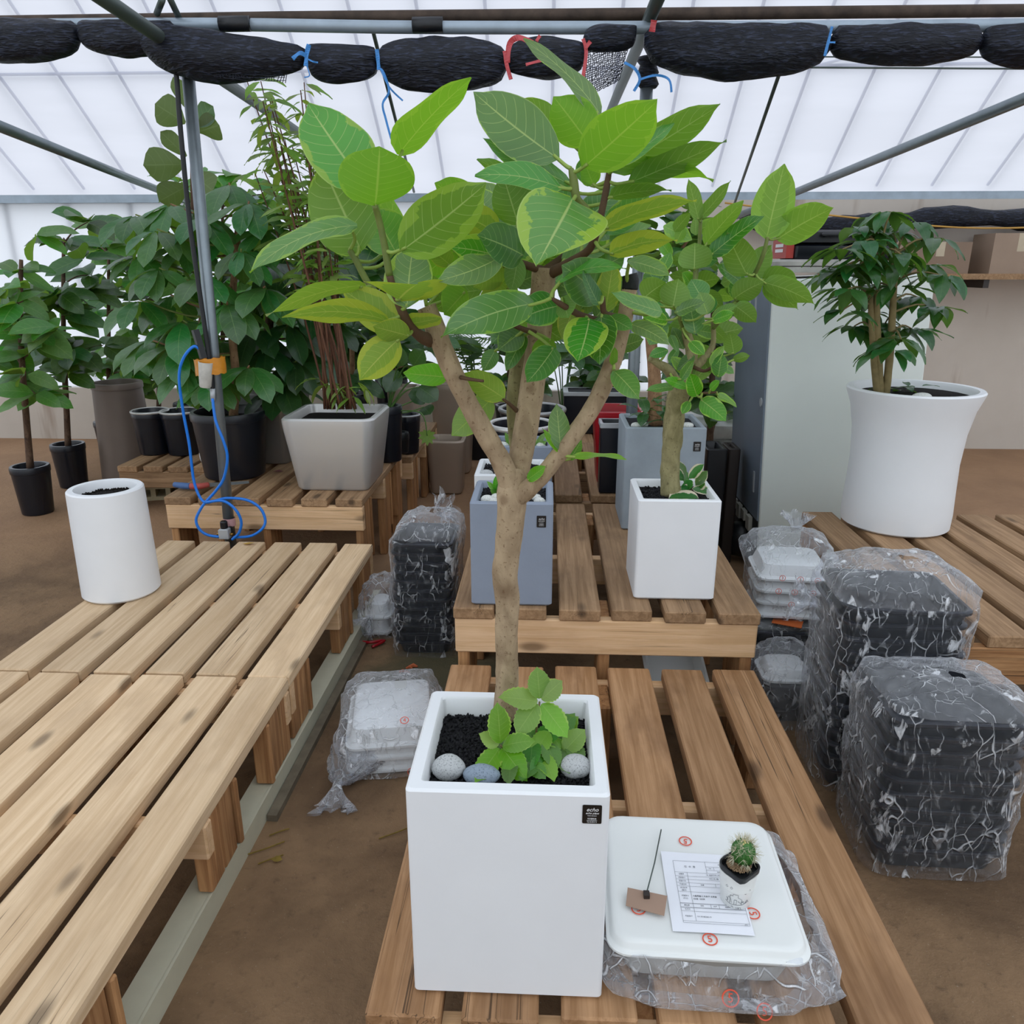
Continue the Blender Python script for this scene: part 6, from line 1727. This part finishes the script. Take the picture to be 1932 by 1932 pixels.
# soil sacks between pole and fridge
for i in range(5):
    z = .02 + i*.115
    m = MB(); m.rrect([(.20, .13, .07, 0), (.235, .165, .08, .035), (.235, .165, .08, .075), (.19, .12, .07, .112)], 5, True, True)
    m.v = [(x*(1 + .04*mnoise.noise((x*9, y*9, i))), y, zz + .012*mnoise.noise((x*14, y*14, i*3))) for x, y, zz in m.v]
    o = m.build('soil_sack', plain(('white_sack', 'grey_sack')[i in (2, 3)], ('#c9cbc9', '#8f8f8c')[i in (2, 3)], .45, 0, .5, .2, 12, .5, 20), None, (1.02 + .02*(i % 2), 4.65, z), True, 40)
    tag(o, ('lowest sack in the pile between slate planter and fridge', 'second sack from the floor in the pile by the fridge', 'lower grey sack in the pile by the fridge', 'upper grey sack in the pile by the fridge', 'top white sack in the pile by the fridge')[i], 'sack')

# ---------------------------------------------------------------- air line on the pole
HY_ = 3.165
hs = MB()
hose_paths = [
 [(378, 660), (365, 654), (346, 676), (338, 712), (345, 773), (357, 838), (365, 903), (376, 936), (388, 948), (405, 945), (428, 940), (464, 943), (489, 957), (500, 978), (496, 996), (474, 1011), (440, 1014)],
 [(401, 752), (407, 794), (422, 833), (429, 864), (422, 903), (407, 926), (391, 944), (380, 958), (370, 980), (376, 998), (391, 1009), (413, 1013)],
 [(388, 948), (420, 945), (443, 960), (455, 983), (451, 1005), (438, 1018)]]
H0 = at(400, 900, HY_)
for i, hp in enumerate(hose_paths):
    hs.tube([p - H0 for p in spline([at(x, y, HY_ - .014*i - .012*math.sin(k*.9)) for k, (x, y) in enumerate(hp)], 7)], .0062, 8)
tag(hs.build('air_hose', M['hose'], None, H0, True), 'bright blue air hose looped beside the support pole', 'hose')
rg0 = at(424, 1003, 3.172)
reg = thing('air_regulator', 'small grey air regulator with black knob at the foot of the pole', 'regulator', rg0)
m = MB(); m.rrect([(.021, .018, .004, -.030), (.023, .020, .004, -.028), (.023, .020, .004, .012), (.018, .016, .004, .016)], 3, True, True); m.build('body', M['grey_metal'], reg, None, True, 35)
m = MB(); m.lathe([(.014, .016), (.016, .020), (.016, .045), (.012, .050)], 16, True, True); m.build('knob', M['black'], reg, None, True, 35)
for s in (-1, 1): MB().tube([(s*.022, 0, -.012), (s*.036, 0, -.012)], .006, 8).build('fitting', M['brass'], reg, None, True)
m = MB(); m.lathe([(.016, -.004), (.016, .004)], 16, True, True); o = m.build('gauge', M['black'], reg, (.020, .016, .004), True, 35); o.rotation_euler = (R(90), 0, 0)
g0 = at(388, 690, 3.18)
gun = thing('air_gun_holder', 'black air gun in a white cup taped to the pole', 'tool', g0)
m = MB(); m.tube([at(368, 622, 3.17) - g0, at(384, 676, 3.17) - g0], .017, 4); m.build('gun_handle', M['black'], gun)
m = MB(); m.lathe([(.020, -.075), (.024, -.07), (.030, .03), (.027, .03), (.024, .0)], 20, True, True); o = m.build('cup', plain('scuffed_white_plastic', '#d2d0c8', .6, 0, .4, .2, 30), gun, at(388, 697, 3.155) - g0, True, 40); o.rotation_euler = (0, R(8), 0)
rings = []
TC = at(396, 691, 3.19) - g0
for i in range(5):
    z = -.034 + .017*i
    rings.append([TC + Vector((math.cos(2*math.pi*k/32)*.064*(1 + .04*math.sin(k*3 + i)), math.sin(2*math.pi*k/32)*.046 + .005, z + .006*math.cos(2*math.pi*k/32) + .003*math.sin(k*2 + i))) for k in range(32)])
MB().loops(rings, False, False).build('tape_band', M['tape'], gun, None, True)
c0_ = at(399, 720, 3.18)
m = MB(); m.tube([p - c0_ for p in spline([at(285, 52, 3.18), at(312, 78, 3.17), (at(330, 120, 3.18)), at(341, 250, 3.17), at(358, 420, 3.18), at(378, 560, 3.18), at(398, 700, 3.18), at(401, 735, 3.18)], 8)], .0095, 8)
cab = tag(m.build('air_line', M['cable'], None, c0_, True), 'black air line running down the support pole', 'cable')
MB().tube([at(401, 733, 3.18) - c0_, at(402, 758, 3.18) - c0_], [.011, .010], 10).build('coupling', M['grey_metal'], cab, None, True)
m = MB(); pp = at(433, 984, 3.225); m.lathe([(.026, -.018), (.0265, 0), (.026, .018)], 20, False, False); o = m.build('pole_band', M['pink_tape'], pole1, pp - pole1.location, True)

# saw on the left bench
s0 = atz(330, 921, .456)
saw = thing('pruning_saw', 'pruning saw with blue and red handle on the left bench', 'saw', s0)
def SP(px_, py_): return atz(px_, py_, .459) - s0
m = MB(); m.tube(spline([SP(330, 919), SP(345, 921), SP(360, 922)], 4), lerp_list([.013, .016, .015], 9), 8); m.build('handle_end', plain('blue_grip', '#47689a', .6), saw, (0, 0, .012), True)
m = MB(); m.tube(spline([SP(360, 922), SP(378, 922), SP(394, 919)], 4), lerp_list([.015, .015, .012], 9), 8); m.build('handle', plain('red_grip', '#b5524a', .6), saw, (0, 0, .012), True)
a, b = SP(392, 919), SP(470, 912)
up = Vector((0, 0, .020)); tt = Vector((0, .001, 0)); pts = [a, a + up]
m = MB(); m.loops([[a, b, b + up*.6, a + up], [a + tt, b + tt, b + up*.6 + tt, a + up + tt]])
m.build('blade', M['zinc'], saw)

# hollow block, leaves and twigs on the ground
hb0 = atz(287, 945, 0)
hb = thing('hollow_block', 'cream hollow concrete block on the ground at far left', 'block', (hb0.x - .02, hb0.y + .1, 0), R(18))
cbm = plain('cream_concrete', '#c3b795', .9, 0, .2, .15, 30, .3, 60)
m = MB()
L_, D_, H_b = .39, .19, .10
m.box(-L_/2, L_/2, -D_/2, D_/2, H_b-.025, H_b); m.box(-L_/2, L_/2, -D_/2, D_/2, 0, .025)
for k in range(5):
    x = -L_/2 + k*(L_-.03)/4; m.box(x, x+.03, -D_/2, D_/2, .025, H_b-.025)
m.build('shell', cbm, hb)
lit = plain('dry_leaf', '#8a7436', .8, 0, .2, .3, 60)
lp_ = [(512, 1624, .03, 'dry green sprig on the aisle earth near the rail'), (528, 1572, .025, 'golden scrap on the aisle earth by the rail'), (500, 1605, .05, 'thin dry stem on the aisle earth'), (745, 1575, .04, 'yellow straw left of the big white planter'), (405, 1480, .0, '')]
for i, (px_, py_, s, lb) in enumerate(lp_):
    if not s: continue
    p = atz(px_, py_, .004)
    m = MB(); m.tube(spline([(-s, -s*.4, 0), (0, .004, .003), (s*.8, s*.7, .001)], 4), [.0018]*9, 5)
    if i == 0:
        for q in range(4): m.add([(s*.1*q, 0, .004), (s*.1*q + .012, .008, .010), (s*.1*q + .02, .0, .005), (s*.1*q + .010, -.006, .003)], [(0, 1, 2, 3)])
    tag(m.build('dry_sprig', lit, None, p), lb, 'debris')
yl = MB(); yl.add([(-.025, 0, .0), (0, -.014, .003), (.03, 0, .006), (0, .014, .002)], [(0, 1, 2, 3)])
tag(yl.build('fallen_leaf', plain('yellow_leaf', '#c39a3a', .7), None, atz(468, 1026, .3025)), 'fallen yellow leaf at the back of the pale left pallet', 'leaf')
pk = MB(); pk.add([(-.03, 0, .0), (0, -.016, .006), (.03, 0, .002), (0, .014, .008)], [(0, 1, 2, 3)])
tag(pk.build('fallen_leaf', plain('purple_leaf', '#7a4a4a', .7), None, atz(525, 890, .4525)), 'fallen purple leaf beside the silver cane pot', 'leaf')
